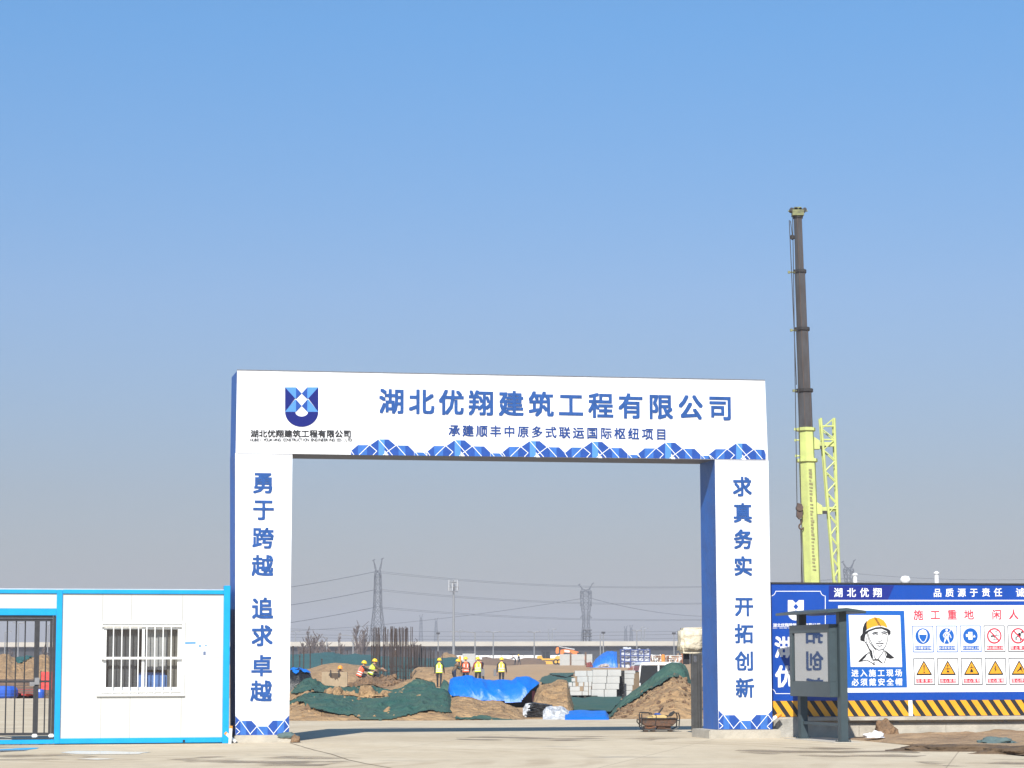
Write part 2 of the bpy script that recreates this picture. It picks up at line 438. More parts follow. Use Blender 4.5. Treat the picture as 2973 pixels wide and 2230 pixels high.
# leaning marker pipes beside the pillars
def pipe(name, label, p0, p1, r, tip=True, group=None):
    t = thing(name, label, 'pipe', p0, 0, group)
    d = Vector(p1) - Vector(p0); k = d * (.86 if tip else 1)
    mb = MB(); mb.bar((0, 0, 0), k, r, 12); mb.build('white_tube', white_paint, t, smooth=False)
    mb = MB(); mb.bar(k, d, r * 1.05, 12); mb.build('orange_end', orange_paint, t)
p = ground(2170, 2143); q = at(2262, 2072, p.y + .35)
pipe('marker_pipe', 'white pipe with orange end leaning across the foot of the right gate pillar', p + Vector((0, -.25, .03)), q + Vector((0, -.25, 0)), .042)
p = ground(*Z1(1646, 1226)); p.y -= .12; q = at(*Z1(1650, 1100), p.y)
pipe('marker_pipe', 'upright white pipe with orange end standing between blue cabin and gate pillar', p + Vector((0, 0, .0)), q, .03)
p = ground(*Z1(1692, 1222)); p.y -= .30; q = at(*Z1(1605, 1148), p.y - .02)
pipe('marker_pipe', 'slanting white pipe lying against the left gate pillar plinth', p + Vector((0, 0, .03)), q, .032)

# ================================================================== HOARDING (company fence with safety notices)
H = Frame(ground(2236, 2141), R(11))
fence = thing('site_hoarding', 'long blue site hoarding with white safety notice area and hazard stripes along its foot', 'hoarding', H.o, H.ang)
hx0, ztop = H.xz(*Z7(38, 103)); _, zst = H.xz(*Z7(1000, 1087)); _, zsb = H.xz(*Z7(1000, 1222)); _, zlg = H.xz(*Z7(1000, 1257))
HX1 = 15.0
mb = MB(); mb.box(hx0, HX1, 0, .05, zsb, ztop); mb.build('panel', hoard_blue, fence)
mb = MB(); mb.box(hx0 - .01, HX1, -.02, .07, ztop + .002, ztop + .035); mb.build('top_rail', dark_steel, fence)
mb = MB(); mb.box(hx0, HX1, -.10, .25, zlg, zsb - .004); mb.box(hx0, HX1, .02, .22, -.1, zlg - .06); mb.box(hx0, HX1, .06, .2, zlg - .06, zlg)
for k in range(1, 8):
    mb.box(hx0 + k * 1.9 - .01, hx0 + k * 1.9 + .01, .012, .03, .02, zlg - .07)
mb.build('base_wall', pale_concrete, fence, bevel=.008)
mb = MB(); xa, _ = H.xz(*Z7(64, 1390)); xb, _ = H.xz(*Z7(300, 1390)); mb.box(xa, xb, -.16, .0, -.05, zlg + .045)
mb.build('base_block', concrete, fence, bevel=.02)
for k in range(6): mb = MB(); mb.box(hx0 + .3 + k * 2.4, hx0 + .38 + k * 2.4, .052, .13, 0, ztop - .02); mb.build('back_post', grey_steel, fence)
# hazard stripes
mb = MB(); Y1, Y2, Y3 = -.004, -.008, -.012
xr, _ = H.xz(*Z7(2192, 1087)); period = 0
xs1 = H.xz(*Z7(800, 1090))[0]; xs2 = H.xz(*Z7(895, 1088))[0]; per = xs2 - xs1
sl = H.xz(*Z7(890, 1220))[0] - xs1
mb.face([(hx0 + .01, Y1, zsb + .004), (HX1, Y1, zsb + .004), (HX1, Y1, zst), (hx0 + .01, Y1, zst)], 0)
k = -12
while True:
    a = xs1 + k * per
    if a > HX1 - 1: break
    w = per * .56
    top = [(max(a, hx0 + .01), zst - .003), (max(a + w, hx0 + .01), zst - .003)]
    if a + w + sl > hx0 + .05:
        pts = [(a, zst - .003), (a + w, zst - .003), (a + w + sl, zsb + .006), (a + sl, zsb + .006)]
        if a < hx0:
            f = min(1, (hx0 - a) / sl); 
            if a + w > hx0: pts = [(hx0 + .01, zst - .003), (a + w, zst - .003), (a + w + sl, zsb + .006), (a + sl, zsb + .006), (hx0 + .01, zst - (zst - zsb) * f)]
            else:
                f2 = (hx0 - a - w) / sl
                pts = [(hx0 + .01, zst - (zst - zsb) * f2), (a + w + sl, zsb + .006), (max(hx0 + .01, a + sl), zsb + .006)] + ([(hx0 + .01, zst - (zst - zsb) * f)] if f < 1 else [])
        mb.face([(x, Y2, z) for x, z in pts], 1)
    k += 1
art(H, [zl(Z7, (1213, 1087), (1246, 1087), (1252, 1218), (1217, 1218))], Y3, 2, mb)
mb.build('hazard_band', [hazard_black, hazard_yellow, print_white], fence)
# company panel on the left
mb = MB()
def notch(x0, y0, x1, y1, r):
    pts = [(x0 + r, y0), (x1 - r, y0)] + [(x1 - r * math.cos(R(a)), y0 + r * math.sin(R(a))) for a in (15, 45, 75)] + [(x1, y0 + r), (x1, y1 - r)]
    pts += [(x1 - r * math.sin(R(a)), y1 - r * math.cos(R(a))) for a in (15, 45, 75)] + [(x1 - r, y1), (x0 + r, y1)]
    pts += [(x0 + r * math.cos(R(a)), y1 - r * math.sin(R(a))) for a in (15, 45, 75)] + [(x0, y1 - r), (x0, y0 + r)]
    pts += [(x0 + r * math.sin(R(a)), y0 + r * math.cos(R(a))) for a in (15, 45, 75)]
    return pts
stroke(H, zl(Z7, *notch(52, 165, 512, 1030, 40)), 1.8, Y1, 0, mb, closed=True)
mb.build('border_line', print_white, fence)
emblem(H, Z7, 196, 240, 134, 172, Y1, [print_white, hoard_blue], fence, plain=True)
mb = text(H, '湖北优翔建筑工程有限公司', Z7(86, 452), Z7(455, 450), 11.5, Y1, SEMI, wscale=1.05)
mb.build('lettering', print_white, fence); mb = text(H, _latin, Z7(72, 476), Z7(468, 474), 4.2, Y1, SEMI); mb.build('lettering', print_white, fence)
mb = MB()
for ch_, c_ in (('湖', (173, 637)), ('北', (385, 637)), ('优', (178, 884)), ('翔', (388, 884))): char(H, ch_, Z7(*c_), 66, Y1, BOLD, mb)
mb.build('lettering', print_white, fence)
text(H, '湖北优翔', Z7(622, 176), Z7(953, 176), 28, Y2, SEMI).build('lettering', print_white, fence)
mb = text(H, '品质源于责任', Z7(1460, 178), Z7(1972, 174), 26, Y1, SEMI); char(H, '诚', Z7(2158, 175), 27, Y1, SEMI, mb)
mb.build('lettering', print_white, fence)
art(H, [zl(Z7, (542, 117), (1095, 117), (1040, 236), (542, 238))], Y1).build('dark_banner', hoard_navy, fence)
mb = art(H, [zl(Z7, (542, 239), (2600, 238), (2600, 248), (542, 250))], Y1); mb.build('white_line', print_white, fence)
art(H, [zl(Z7, (620, 286), (2600, 282), (2600, 1012), (640, 1022))], Y1).build('notice_area', mat('notice_white', (.78, .80, .83), .45), fence)
art(H, [zl(Z7, (680, 328), (1178, 330), (1203, 978), (692, 982))], Y2).build('notice_panel', sign_blue, fence)
mb = text(H, '进入施工现场', Z7(762, 857), Z7(1130, 855), 22.5, Y3, SEMI); text(H, '必须戴安全帽', Z7(764, 934), Z7(1133, 931), 22.5, Y3, SEMI, mb)
mb.build('lettering', print_white, fence)
# drawn worker with helmet
mb = MB(); Y4, Y5, Y6 = -.016, -.020, -.024
art(H, [zl(Z7, (708, 366), (1144, 369), (1160, 806), (726, 804))], Y3, 0, mb)
art(H, [zl(Z7, (835, 500), (838, 470), (850, 435), (880, 402), (925, 385), (965, 390), (1005, 412), (1028, 445), (1036, 475), (1000, 458), (960, 455), (910, 466), (870, 485))], Y4, 1, mb)
art(H, [zl(Z7, (824, 520), (826, 480), (840, 440), (862, 412), (858, 450), (862, 488), (840, 512)),
        zl(Z7, (806, 580), (805, 548), (830, 515), (880, 490), (935, 470), (985, 466), (1035, 480), (1062, 500), (1062, 525), (1045, 540), (1030, 500), (985, 480), (935, 484), (880, 505), (850, 530), (838, 590)),
        zl(Z7, (850, 600), (868, 610), (885, 650), (905, 670), (915, 735), (905, 730), (880, 660)),
        zl(Z7, (790, 755), (830, 715), (860, 690), (852, 720), (820, 752)), zl(Z7, (1010, 660), (1050, 690), (1095, 728), (1060, 735), (1025, 725), (1030, 700)),
        zl(Z7, (905, 740), (960, 738), (1000, 775), (985, 772), (950, 748), (912, 752))], Y5, 2, mb)
for pl, w in (([(868, 515), (885, 570), (905, 610), (930, 645), (960, 662), (1000, 655), (1020, 625), (1035, 580), (1038, 540)], 1.6),
              ([(838, 545), (840, 580), (850, 600), (862, 590), (858, 560)], 1.6), ([(860, 520), (885, 600), (940, 665)], 1.4), ([(925, 387), (965, 455)], 1.4), ([(935, 387), (978, 460)], 1.4),
              ([(908, 520), (930, 510), (955, 516)], 2.4), ([(985, 512), (1010, 506), (1030, 514)], 2.4), ([(915, 528), (935, 522), (952, 530)], 1.8), ([(990, 526), (1012, 520), (1028, 530)], 1.8),
              ([(950, 580), (965, 588), (985, 584), (990, 565)], 1.2), ([(938, 608), (965, 602), (1000, 606)], 2.2), ([(950, 622), (970, 630), (990, 618)], 1.4),
              ([(915, 660), (925, 720), (945, 750), (990, 690), (1005, 660)], 1.6), ([(835, 720), (880, 680), (905, 735)], 1.8), ([(1010, 670), (1025, 720), (1008, 770)], 1.8), ([(790, 760), (860, 745), (905, 770), (925, 785)], 1.6),
              (circle((922, 776), 9, n=10) , 1.4)):
    stroke(H, [Z7(*p) for p in pl], w, Y6, 2, mb)
mb.build('worker_portrait', [print_white, hazard_yellow, print_black], fence)
# red heading and pictogram signs
mb = text(H, '施工重地', Z7(1298, 365), Z7(1726, 362), 31, Y2, SEMI); mb.build('lettering', print_red, fence)['label'] = 'red warning heading characters'; mb = MB(); char(H, '闲', Z7(1960, 362), 31, Y2, SEMI, mb); char(H, '人', Z7(2103, 361), 31, Y2, SEMI, mb)
mb.build('lettering', print_red, fence)['label'] = 'red warning heading characters'
caps1 = ['必须戴安全帽', '必须系安全带', '必须持证上岗', '禁止酒后上岗', '禁止攀登']
caps2 = ['注意安全', '当心吊物', '当心落物', '当心触电', '当心绊倒']
sm = [print_white, sign_blue, print_red, print_black, hazard_yellow]
for i in range(5):
    x0 = 120 + 446 * i; col = 1 if i < 3 else 2
    P = lambda x, y: A7(x0 + x, y - i * 1.5)
    m = MB()
    art(H, [[P(0, 437), P(380, 437), P(396, 920), P(18, 920)]], Y2, 0, m)
    stroke(H, [P(0, 437), P(380, 437), P(396, 920), P(18, 920)], 2.0, Y3, 1 if i < 3 else 3, m, closed=True)
    c = (193, 625)
    if i < 3:
        art(H, [[P(*q) for q in circle(c, 138, 147)]], Y3, 1, m)
    else:
        art(H, [[P(*q) for q in circle(c, 138, 147)]], Y3, 2, m); art(H, [[P(*q) for q in circle(c, 110, 118)]], Y4, 0, m)
    if i == 0:
        art(H, [[P(*q) for q in [(108, 605), (112, 560), (140, 515), (193, 498), (245, 515), (272, 560), (280, 605), (265, 598), (120, 598)]]], Y4, 0, m)
        stroke(H, [P(*q) for q in [(118, 610), (125, 660), (165, 720), (200, 745), (235, 720), (265, 660), (272, 605)]], 2.2, Y4, 0, m)
    if i == 1:
        art(H, [[P(*q) for q in circle((193, 515), 22, 26, 12)], [P(160, 550), P(226, 550), P(240, 640), P(195, 690), P(155, 640)], [P(160, 660), P(185, 690), P(150, 760), P(140, 755)], [P(228, 660), P(205, 690), P(240, 760), P(250, 755)]], Y4, 0, m)
        stroke(H, [P(225, 560), P(255, 540), P(262, 500)], 1.6, Y4, 0, m); stroke(H, [P(165, 560), P(125, 610), P(150, 650)], 2, Y4, 0, m); stroke(H, [P(225, 560), P(265, 620), P(275, 660)], 2, Y4, 0, m)
        stroke(H, [P(165, 570), P(225, 640)], 1.4, Y5, 1, m); stroke(H, [P(225, 570), P(165, 640)], 1.4, Y5, 1, m)
    if i == 2:
        art(H, [[P(150, 550), P(228, 550), P(232, 695), P(154, 695)], [P(105, 600), P(130, 585), P(150, 610), P(140, 645), P(112, 640)], [P(240, 650), P(262, 600), P(285, 640), P(280, 652)]], Y4, 0, m)
        stroke(H, [P(165, 575), P(215, 573)], 1.2, Y5, 1, m)
    if i == 3:
        art(H, [[P(120, 620), P(190, 610), P(200, 640), P(125, 645)]], Y5, 3, m)
        stroke(H, [P(195, 535), P(255, 532)], 1.4, Y5, 3, m); stroke(H, [P(225, 535), P(228, 615), P(185, 620)], 1.6, Y5, 3, m); stroke(H, [P(190, 645), P(205, 690), P(165, 697)], 1.4, Y5, 3, m); stroke(H, [P(205, 690), P(235, 695)], 1.2, Y5, 3, m); stroke(H, [P(228, 615), P(290, 625)], 1.4, Y5, 3, m)
    if i == 4:
        art(H, [[P(*q) for q in circle((262, 560), 20, 22, 10)], [P(200, 560), P(245, 580), P(240, 640), P(190, 620)]], Y5, 3, m)
        stroke(H, [P(150, 580), P(200, 600)], 2, Y5, 3, m); stroke(H, [P(200, 630), P(155, 650), P(160, 700)], 2.4, Y5, 3, m); stroke(H, [P(225, 640), P(235, 720)], 2.4, Y5, 3, m); stroke(H, [P(130, 590), P(138, 700)], 1.4, Y5, 3, m)
    if i >= 3: stroke(H, [P(105, 530), P(280, 715)], 3.6, Y6, 2, m)
    art(H, [[P(50, 812), P(358, 812), P(360, 885), P(52, 888)]], Y3, col, m)
    s_ = caps1[i]; n = len(s_); text(H, s_, P(70 if n > 4 else 82, 849), P(340 if n > 4 else 325, 849), 8.6 if n > 4 else 10.5, Y4, REG, m, 0)
    m.build('safety_sign', sm, fence)['label'] = ['blue round helmet sign', 'blue round safety harness sign', 'blue round permit sign', 'red prohibition sign with drinking glass', 'red prohibition sign against climbing'][i]
    x0 = 140 + 446 * i
    m = MB()
    art(H, [[P(0, 1048), P(382, 1046), P(398, 1530), P(20, 1532)]], Y2, 0, m)
    stroke(H, [P(0, 1048), P(382, 1046), P(398, 1530), P(20, 1532)], 2.0, Y3, 3, m, closed=True)
    art(H, [[P(192, 1080), P(345, 1340), P(335, 1356), P(62, 1358), P(55, 1340)]], Y3, 3, m)
    art(H, [[P(192, 1118), P(315, 1330), P(78, 1332)]], Y4, 4, m)
    if i == 0:
        art(H, [[P(182, 1170), P(206, 1168), P(200, 1275), P(192, 1275)], [P(*q) for q in circle((197, 1303), 13, 13, 10)]], Y5, 3, m)
    if i == 1:
        stroke(H, [P(193, 1160), P(193, 1235)], 1.6, Y5, 3, m); art(H, [[P(*q) for q in circle((193, 1180), 13, 15, 10)], [P(145, 1235), P(243, 1232), P(243, 1243), P(145, 1246)], [P(175, 1305), P(180, 1275), P(208, 1275), P(225, 1305)]], Y5, 3, m); stroke(H, [P(193, 1245), P(193, 1280)], 1.4, Y5, 3, m)
    if i == 2:
        stroke(H, [P(190, 1175), P(190, 1220)], 1.6, Y5, 3, m); stroke(H, [P(165, 1222), P(225, 1215)], 1.8, Y5, 3, m); art(H, [[P(165, 1305), P(172, 1260), P(192, 1238), P(212, 1260), P(222, 1303)]], Y5, 3, m)
    if i == 3:
        art(H, [[P(195, 1180), P(170, 1250), P(190, 1245), P(180, 1310), P(215, 1240), P(193, 1243), P(205, 1182)]], Y5, 3, m)
    if i == 4:
        art(H, [[P(150, 1285), P(195, 1240), P(205, 1205), P(235, 1200), P(240, 1255), P(200, 1265), P(160, 1300)]], Y5, 3, m); stroke(H, [P(235, 1255), P(250, 1300)], 2, Y5, 3, m)
    art(H, [[P(50, 1425), P(354, 1422), P(358, 1498), P(54, 1502)]], Y3, 2, m)
    text(H, caps2[i], P(88, 1462), P(322, 1460), 10.8, Y4, REG, m, 0)
    m.build('safety_sign', sm, fence)['label'] = 'yellow warning triangle sign ' + ['with exclamation mark', 'with hoisted load', 'with falling object', 'with lightning bolt', 'with tripping figure'][i]

# small camera posts behind the hoarding
for (zx, zy0, zy1, kind, lab) in ((766, 22, 110, 0, 'thin white post sticking up behind the hoarding right of the crane'), (1190, 40, 118, 1, 'white dome surveillance camera rising behind the hoarding top'), (1455, 8, 110, 0, 'thin white post sticking up behind the hoarding above the red heading')):
    b = at(*Z7(zx, zy1), 53.5); t = at(*Z7(zx, zy0), 53.5)
    th = thing('camera_post' if kind else 'thin_post', lab, 'camera' if kind else 'post', (b.x, b.y, 0))
    mb = MB(); mb.bar((0, 0, 0), (0, 0, t.z - (.15 if kind else 0)), .05 if not kind else .03, 8); mb.build('pole', white_paint, th)
    if kind:
        mb = MB(); mb.lathe([(.02, t.z - .38), (.12, t.z - .36), (.135, t.z - .2), (.11, t.z - .17)], 14); mb.build('housing', white_paint, th)
        mb = MB(); mb.lathe([(.03, t.z - .17), (.1, t.z - .15), (.12, t.z - .07), (.08, t.z), (.01, t.z + .015)], 14); mb.build('dome', white_paint, th, smooth=True)
    else:
        mb = MB(); mb.lathe([(.065, t.z - .03), (.07, t.z), (.02, t.z + .03)], 10); mb.build('cap', white_paint, th)

# ================================================================== BULLETIN BOARD, end-on beside the entrance
bn = at(*Z6(1305, 1437), 46.85); BL = 2.12; bang = R(90 + 14.4)
board = thing('bulletin_board', 'dark grey roofed notice board on two posts standing edge-on before the hoarding', 'notice board', (bn.x, bn.y, 0), bang)
BZ = max(.012, bn.z)
# local x runs from near post to far post, local +y points to the left (towards the entrance road)
_, zr = Frame(bn, 0).xz(*Z6(1305, 350)); zc0 = .86; zc1 = 2.27; ZR = 2.52
for x in (0, BL):
    mb = MB(); mb.box(x - .085, x + .085, -.075, .075, 0, ZR - .02); mb.box(x - .13, x + .13, -.12, .12, BZ, BZ + .012)
    for a in (-1, 1):
        for b in (-1, 1): mb.bar((x + a * .11, b * .1, BZ + .01), (x + a * .11, b * .1, BZ + .045), .012, 6)
    mb.build('post', board_paint, board, bevel=.006)
mb = MB()
prof = [(-.40, ZR + .00), (0, ZR + .055), (.40, ZR + .00), (.40, ZR - .05), (0, ZR - .01), (-.40, ZR - .05)]
a_, b_ = -.30, BL + .42
i0 = len(mb.v)
mb.v += [(a_, y, z) for y, z in prof] + [(b_, y, z) for y, z in prof]
mb.f += [tuple(range(6)), tuple(range(11, 5, -1))] + [(k, (k + 1) % 6, 6 + (k + 1) % 6, 6 + k) for k in range(6)]; mb.m += [0] * 8
mb.build('roof', board_paint, board, bevel=.008)
# case: a shallow cabinet with a frame round a glass pane on its left face
cx0, cx1 = .02, BL + .04
mb = MB(); fy0, fy1 = .085, .25
mb.box(cx0, cx1, fy0, fy0 + .03, zc0, zc1)
fw = .17
mb.box(cx0, cx1, fy0 + .03, fy1, zc0, zc0 + .30); mb.box(cx0, cx1, fy0 + .03, fy1, zc1 - .16, zc1)
mb.box(cx0, cx0 + .10, fy0 + .03, fy1, zc0 + .30, zc1 - .16); mb.box(cx1 - .16, cx1, fy0 + .03, fy1, zc0 + .30, zc1 - .16)
mb.build('case', board_paint, board, bevel=.006)
gl = mat('board_glass', (.06, .065, .07), .03, metal=0.0, spec=1.0)
gl.node_tree.nodes['Principled BSDF'].inputs['IOR'].default_value = 2.0
mb = MB(); mb.box(cx0 + .102, cx1 - .162, fy1 - .035, fy1 - .028, zc0 + .302, zc1 - .162); mb.build('glass_pane', gl, board)
mb = MB(); mb.box(-.3, BL + .3, -.3, .3, -.02, BZ); mb.build('footing', pale_concrete, board)
mb = MB(); mb.box(.09, BL - .09, -.03, .03, .30, .36); mb.build('cross_bar', board_paint, board)
# ================================================================== GROUND AND ROAD
def soil_noise(x, y, s=1.0): return noise.fractal(Vector((x * s, y * s, 3.1)), .9, 2.1, 5)
mb = MB()
ys = [-60, -20, 20, 40, 50, 58, 63] + [66 + 2.0 * k for k in range(40)] + [150 + 8 * k for k in range(40)] + [480, 560, 700, 900, 1200, 1700, 2400, 3000]
xs_ = [-1.0, -.7, -.45, -.32, -.26] + [-.24 + .006 * k for k in range(81)] + [.26, .32, .45, .7, 1.0]
i0 = 0
for y in ys:
    wdt = min(1900, max(60, abs(y)))
    for u in xs_:
        x = u * max(wdt, 60)
        z = gz(y)
        if y > 66 and y < 480 and not (x < -3.5 and y < 108): z += soil_noise(x, y, .12) * min(.16, .03 + (y - 66) * .001)
        elif y <= 66 or (x < -3.5 and y < 108): z = min(z, -.03 if y < 110 else z)
        mb.v.append((x, y, z))
n = len(xs_)
for j in range(len(ys) - 1):
    for i in range(n - 1):
        k = j * n + i; mb.f.append((k, k + 1, k + n + 1, k + n)); mb.m.append(0)
gmat = mat('ground_soil', (.44, .285, .148), .95, .25, .25, .9, 3.0, detail=10)
tag(mb.build('ground', gmat, smooth=True, fix=False), kind='structure')

def road_material():
    m = bpy.data.materials.new('road_concrete'); m.use_nodes = True
    n, l = m.node_tree.nodes, m.node_tree.links; b = n['Principled BSDF']
    tc = n.new('ShaderNodeTexCoord')
    def noi(scale, st=(1, 1, 1), det=8, rough=.6):
        mp = n.new('ShaderNodeMapping'); mp.inputs['Scale'].default_value = st; l.new(tc.outputs['Object'], mp.inputs['Vector'])
        t = n.new('ShaderNodeTexNoise'); t.inputs['Scale'].default_value = scale; t.inputs['Detail'].default_value = det; t.inputs['Roughness'].default_value = rough
        l.new(mp.outputs['Vector'], t.inputs['Vector']); return t.outputs['Fac']
    def ramp(f, a, b_, ca=(0, 0, 0, 1), cb=(1, 1, 1, 1)):
        r = n.new('ShaderNodeValToRGB'); r.color_ramp.elements[0].position = a; r.color_ramp.elements[1].position = b_
        r.color_ramp.elements[0].color = ca; r.color_ramp.elements[1].color = cb; l.new(f, r.inputs['Fac']); return r.outputs['Color']
    def mix(f, a, b_):
        x = n.new('ShaderNodeMix'); x.data_type = 'RGBA'; l.new(f, x.inputs[0])
        if hasattr(a, 'links'): l.new(a, x.inputs[6])
        else: x.inputs[6].default_value = a
        if hasattr(b_, 'links'): l.new(b_, x.inputs[7])
        else: x.inputs[7].default_value = b_
        return x.outputs[2]
    def mul(a, b_):
        x = n.new('ShaderNodeMath'); x.operation = 'MULTIPLY'; l.new(a, x.inputs[0])
        if hasattr(b_, 'links'): l.new(b_, x.inputs[1])
        else: x.inputs[1].default_value = b_
        return x.outputs[0]
    base = ramp(noi(.35), .3, .72, (.45, .365, .245, 1), (.57, .49, .36, 1))
    base = mix(mul(ramp(noi(3.5, (1, .5, 1)), .42, .7), .45), base, (.40, .33, .23, 1))
    # muddy tyre sweeps: rings round the gate's turning circle
    mp = n.new('ShaderNodeMapping'); mp.inputs['Location'].default_value = (6.5, -39.0, 0); l.new(tc.outputs['Object'], mp.inputs['Vector'])
    wv = n.new('ShaderNodeTexWave'); wv.wave_type = 'RINGS'; wv.rings_direction = 'Z'; wv.inputs['Scale'].default_value = .42; wv.inputs['Distortion'].default_value = 5.0; wv.inputs['Detail'].default_value = 4; wv.inputs['Detail Scale'].default_value = .6
    l.new(mp.outputs['Vector'], wv.inputs['Vector'])
    tracks = mul(ramp(wv.outputs['Fac'], .40, .85), ramp(noi(.25), .48, .62))
    base = mix(mul(tracks, .40), base, (.27, .195, .115, 1))
    # damp patches
    wet = ramp(noi(.42, (.55, 1.3, 1), 6), .62, .70)
    base = mix(mul(wet, .6), base, (.17, .13, .085, 1))
    # joints of the cast slabs
    br = n.new('ShaderNodeTexBrick'); br.offset = 0; br.inputs['Scale'].default_value = 1; br.inputs['Brick Width'].default_value = 5.0; br.inputs['Row Height'].default_value = 6.0; br.inputs['Mortar Size'].default_value = .012
    br.inputs['Color1'].default_value = br.inputs['Color2'].default_value = (1, 1, 1, 1); br.inputs['Mortar'].default_value = (0, 0, 0, 1)
    mp2 = n.new('ShaderNodeMapping'); mp2.inputs['Rotation'].default_value = (0, 0, R(12)); mp2.inputs['Location'].default_value = (1.2, 1.5, 0); l.new(tc.outputs['Object'], mp2.inputs['Vector']); l.new(mp2.outputs['Vector'], br.inputs['Vector'])
    base = mix(br.outputs['Color'], (.33, .27, .19, 1), base)
    l.new(base, b.inputs['Base Color'])
    rr = ramp(wet, 0, 1, (.9, .9, .9, 1), (.45, .45, .45, 1)); l.new(rr, b.inputs['Roughness'])
    bp = n.new('ShaderNodeBump'); bp.inputs['Strength'].default_value = .35; bp.inputs['Distance'].default_value = .02; l.new(noi(7), bp.inputs['Height']); l.new(bp.outputs['Normal'], b.inputs['Normal'])
    return m
road_mat = road_material()
mb = MB()
e1 = ground(2973, 2197); e2 = ground(2470, 2148); e0 = e1 + (e1 - e2) * 3
bl_ = ground(845, 2092); br_ = ground(2040, 2086.5)
yb0, yb1 = bl_.y, br_.y
rb = lambda x: yb0 + (yb1 - yb0) * (x - bl_.x) / (br_.x - bl_.x)
for q in ([(-34, -20), (e0.x, -20), (e0.x, e0.y), (-34, e0.y)], [(-34, e0.y), (e0.x, e0.y), (e1.x, e1.y), (-34, e1.y)], [(-34, e1.y), (e1.x, e1.y), (e2.x, e2.y), (-34, e2.y)],
          [(-34, e2.y), (e2.x, e2.y), (6.4, 50.6), (-34, 50.6)], [(-34, 50.6), (6.4, 50.6), (6.4, rb(6.4)), (-4.6, rb(-4.6)), (-34, rb(-4.6))], [(-34, rb(-4.6)), (-4.6, rb(-4.6)), (-4.6, 106), (-34, 106)]):
    mb.face([(x, y, .004) for x, y in q])
tag(mb.build('road', road_mat, fix=False), kind='structure')
# soil verge at the right, before the hoarding
mb = MB(); nx, ny = 110, 34
for j in range(ny + 1):
    for i in range(nx + 1):
        t = i / nx; v = j / ny
        a = Vector((e2.x - .1, e2.y - .1, 0)).lerp(Vector((e1.x + 7.5, e1.y - 9, 0)), t)
        top = H.world(H.xz(2480, 2141)[0] + t * 12, -.08, 0)
        edge = a + Vector((noise.noise(Vector((t * 14, 1, 0))) * .25, noise.noise(Vector((t * 17, 5, 0))) * .22, 0))
        p = edge.lerp(top, v)
        env = min(1, v * 5) * min(1, t * 9)
        lump = .06 + .07 * noise.fractal(p * 1.1, .9, 2.1, 6) + .10 * max(0, noise.noise(p * .55 + Vector((4, 2, 0))))
        rut = -.10 * math.exp(-((v - .45) / .12) ** 2)
        p.z = max(-.01, env * (lump + rut)) - (.02 if v == 0 else 0)
        mb.v.append(tuple(p))
for j in range(ny):
    for i in range(nx):
        k = j * (nx + 1) + i; mb.f.append((k, k + 1, k + nx + 2, k + nx + 1)); mb.m.append(0)
tag(mb.build('soil_verge', mat('verge_soil', (.36, .245, .14), .95, .5, 1.3, 1.0, 9, detail=9, col2=(.17, .11, .062)), smooth=True, fix=False), kind='structure')
def lump(name, label, cat, loc, size, m, seed, squash=.7, sub=4, amp=.35, kind=None):
    bm = bmesh.new(); bmesh.ops.create_icosphere(bm, subdivisions=sub, radius=1)
    for v in bm.verts:
        d = 1 + amp * noise.fractal(v.co * 1.4 + Vector((seed, 0, 0)), .8, 2.2, 5)
        v.co = Vector((v.co.x * size[0] * d, v.co.y * size[1] * d, max(-.05, v.co.z) * size[2] * d))
    me = bpy.data.meshes.new(name); bm.to_mesh(me); bm.free(); me.materials.append(m)
    for p in me.polygons: p.use_smooth = True
    o = bpy.data.objects.new(name, me); COL.objects.link(o); o.location = loc
    return tag(o, label, cat, kind=kind)
p = ground(*Z7(1620, 1520)); lump('soil_heap', 'dark wet soil heap spread beside the road below the hoarding', 'soil heap', (p.x, p.y + .3, .0), (1.15, .5, .13), soil_wet, 2.2)
p = ground(*Z7(2110, 1540)); lump('soil_heap', 'dark clods of soil at the right edge of the photo by the road', 'soil heap', (p.x + .25, p.y + .15, .0), (.9, .4, .13), soil_wet, 5.2)
p = H.world(H.xz(*Z7(985, 1390))[0], -.22, 0); lump('soil_heap', 'small brown pile of earth heaped against the hoarding base wall', 'soil heap', p, (.24, .2, .32), soil_dark, 8.2)
p = ground(*Z7(935, 1425)); o = lump('litter_bag', 'crumpled white plastic bag lying on the soil verge', 'litter', (p.x, p.y, .06), (.19, .12, .10), mat('white_plastic', (.8, .8, .82), .35, .05, 8), 3.3, amp=.6)
p = ground(*Z7(1960, 1500)); lump('net_scrap', 'scrap of grey green netting lying on the dark soil at the right', 'netting scrap', (p.x, p.y - .1, .12), (.32, .2, .09), mat('faded_net', (.10, .15, .15), .9, .3, 6), 6.1, amp=.5)
# puddles beside the cabin
water = mat('puddle_water', (.10, .085, .065), .04, spec=.5)
def puddle(pts, seed):
    c = Vector((0, 0, 0)); P = [ground(*Z1(*q)) for q in pts]
    for p in P: c += p / len(P)
    out = []
    for k in range(len(P)):
        a, b = P[k], P[(k + 1) % len(P)]
        for t in range(6):
            q = a.lerp(b, t / 6); d = noise.noise(q * 1.7 + Vector((seed, 0, 0))) * .22
            q = c + (q - c) * (1 + d); out.append((q.x, q.y, .009))
    m = MB(); m.face(out); return tag(m.build('puddle', water, fix=False), kind='structure')
puddle([(425, 1295), (520, 1282), (800, 1284), (1060, 1290), (1000, 1305), (640, 1306)], 1)
puddle([(-60, 1275), (120, 1262), (290, 1258), (170, 1282), (0, 1290)], 2)
puddle([(540, 1338), (700, 1334), (820, 1338), (690, 1345)], 3)

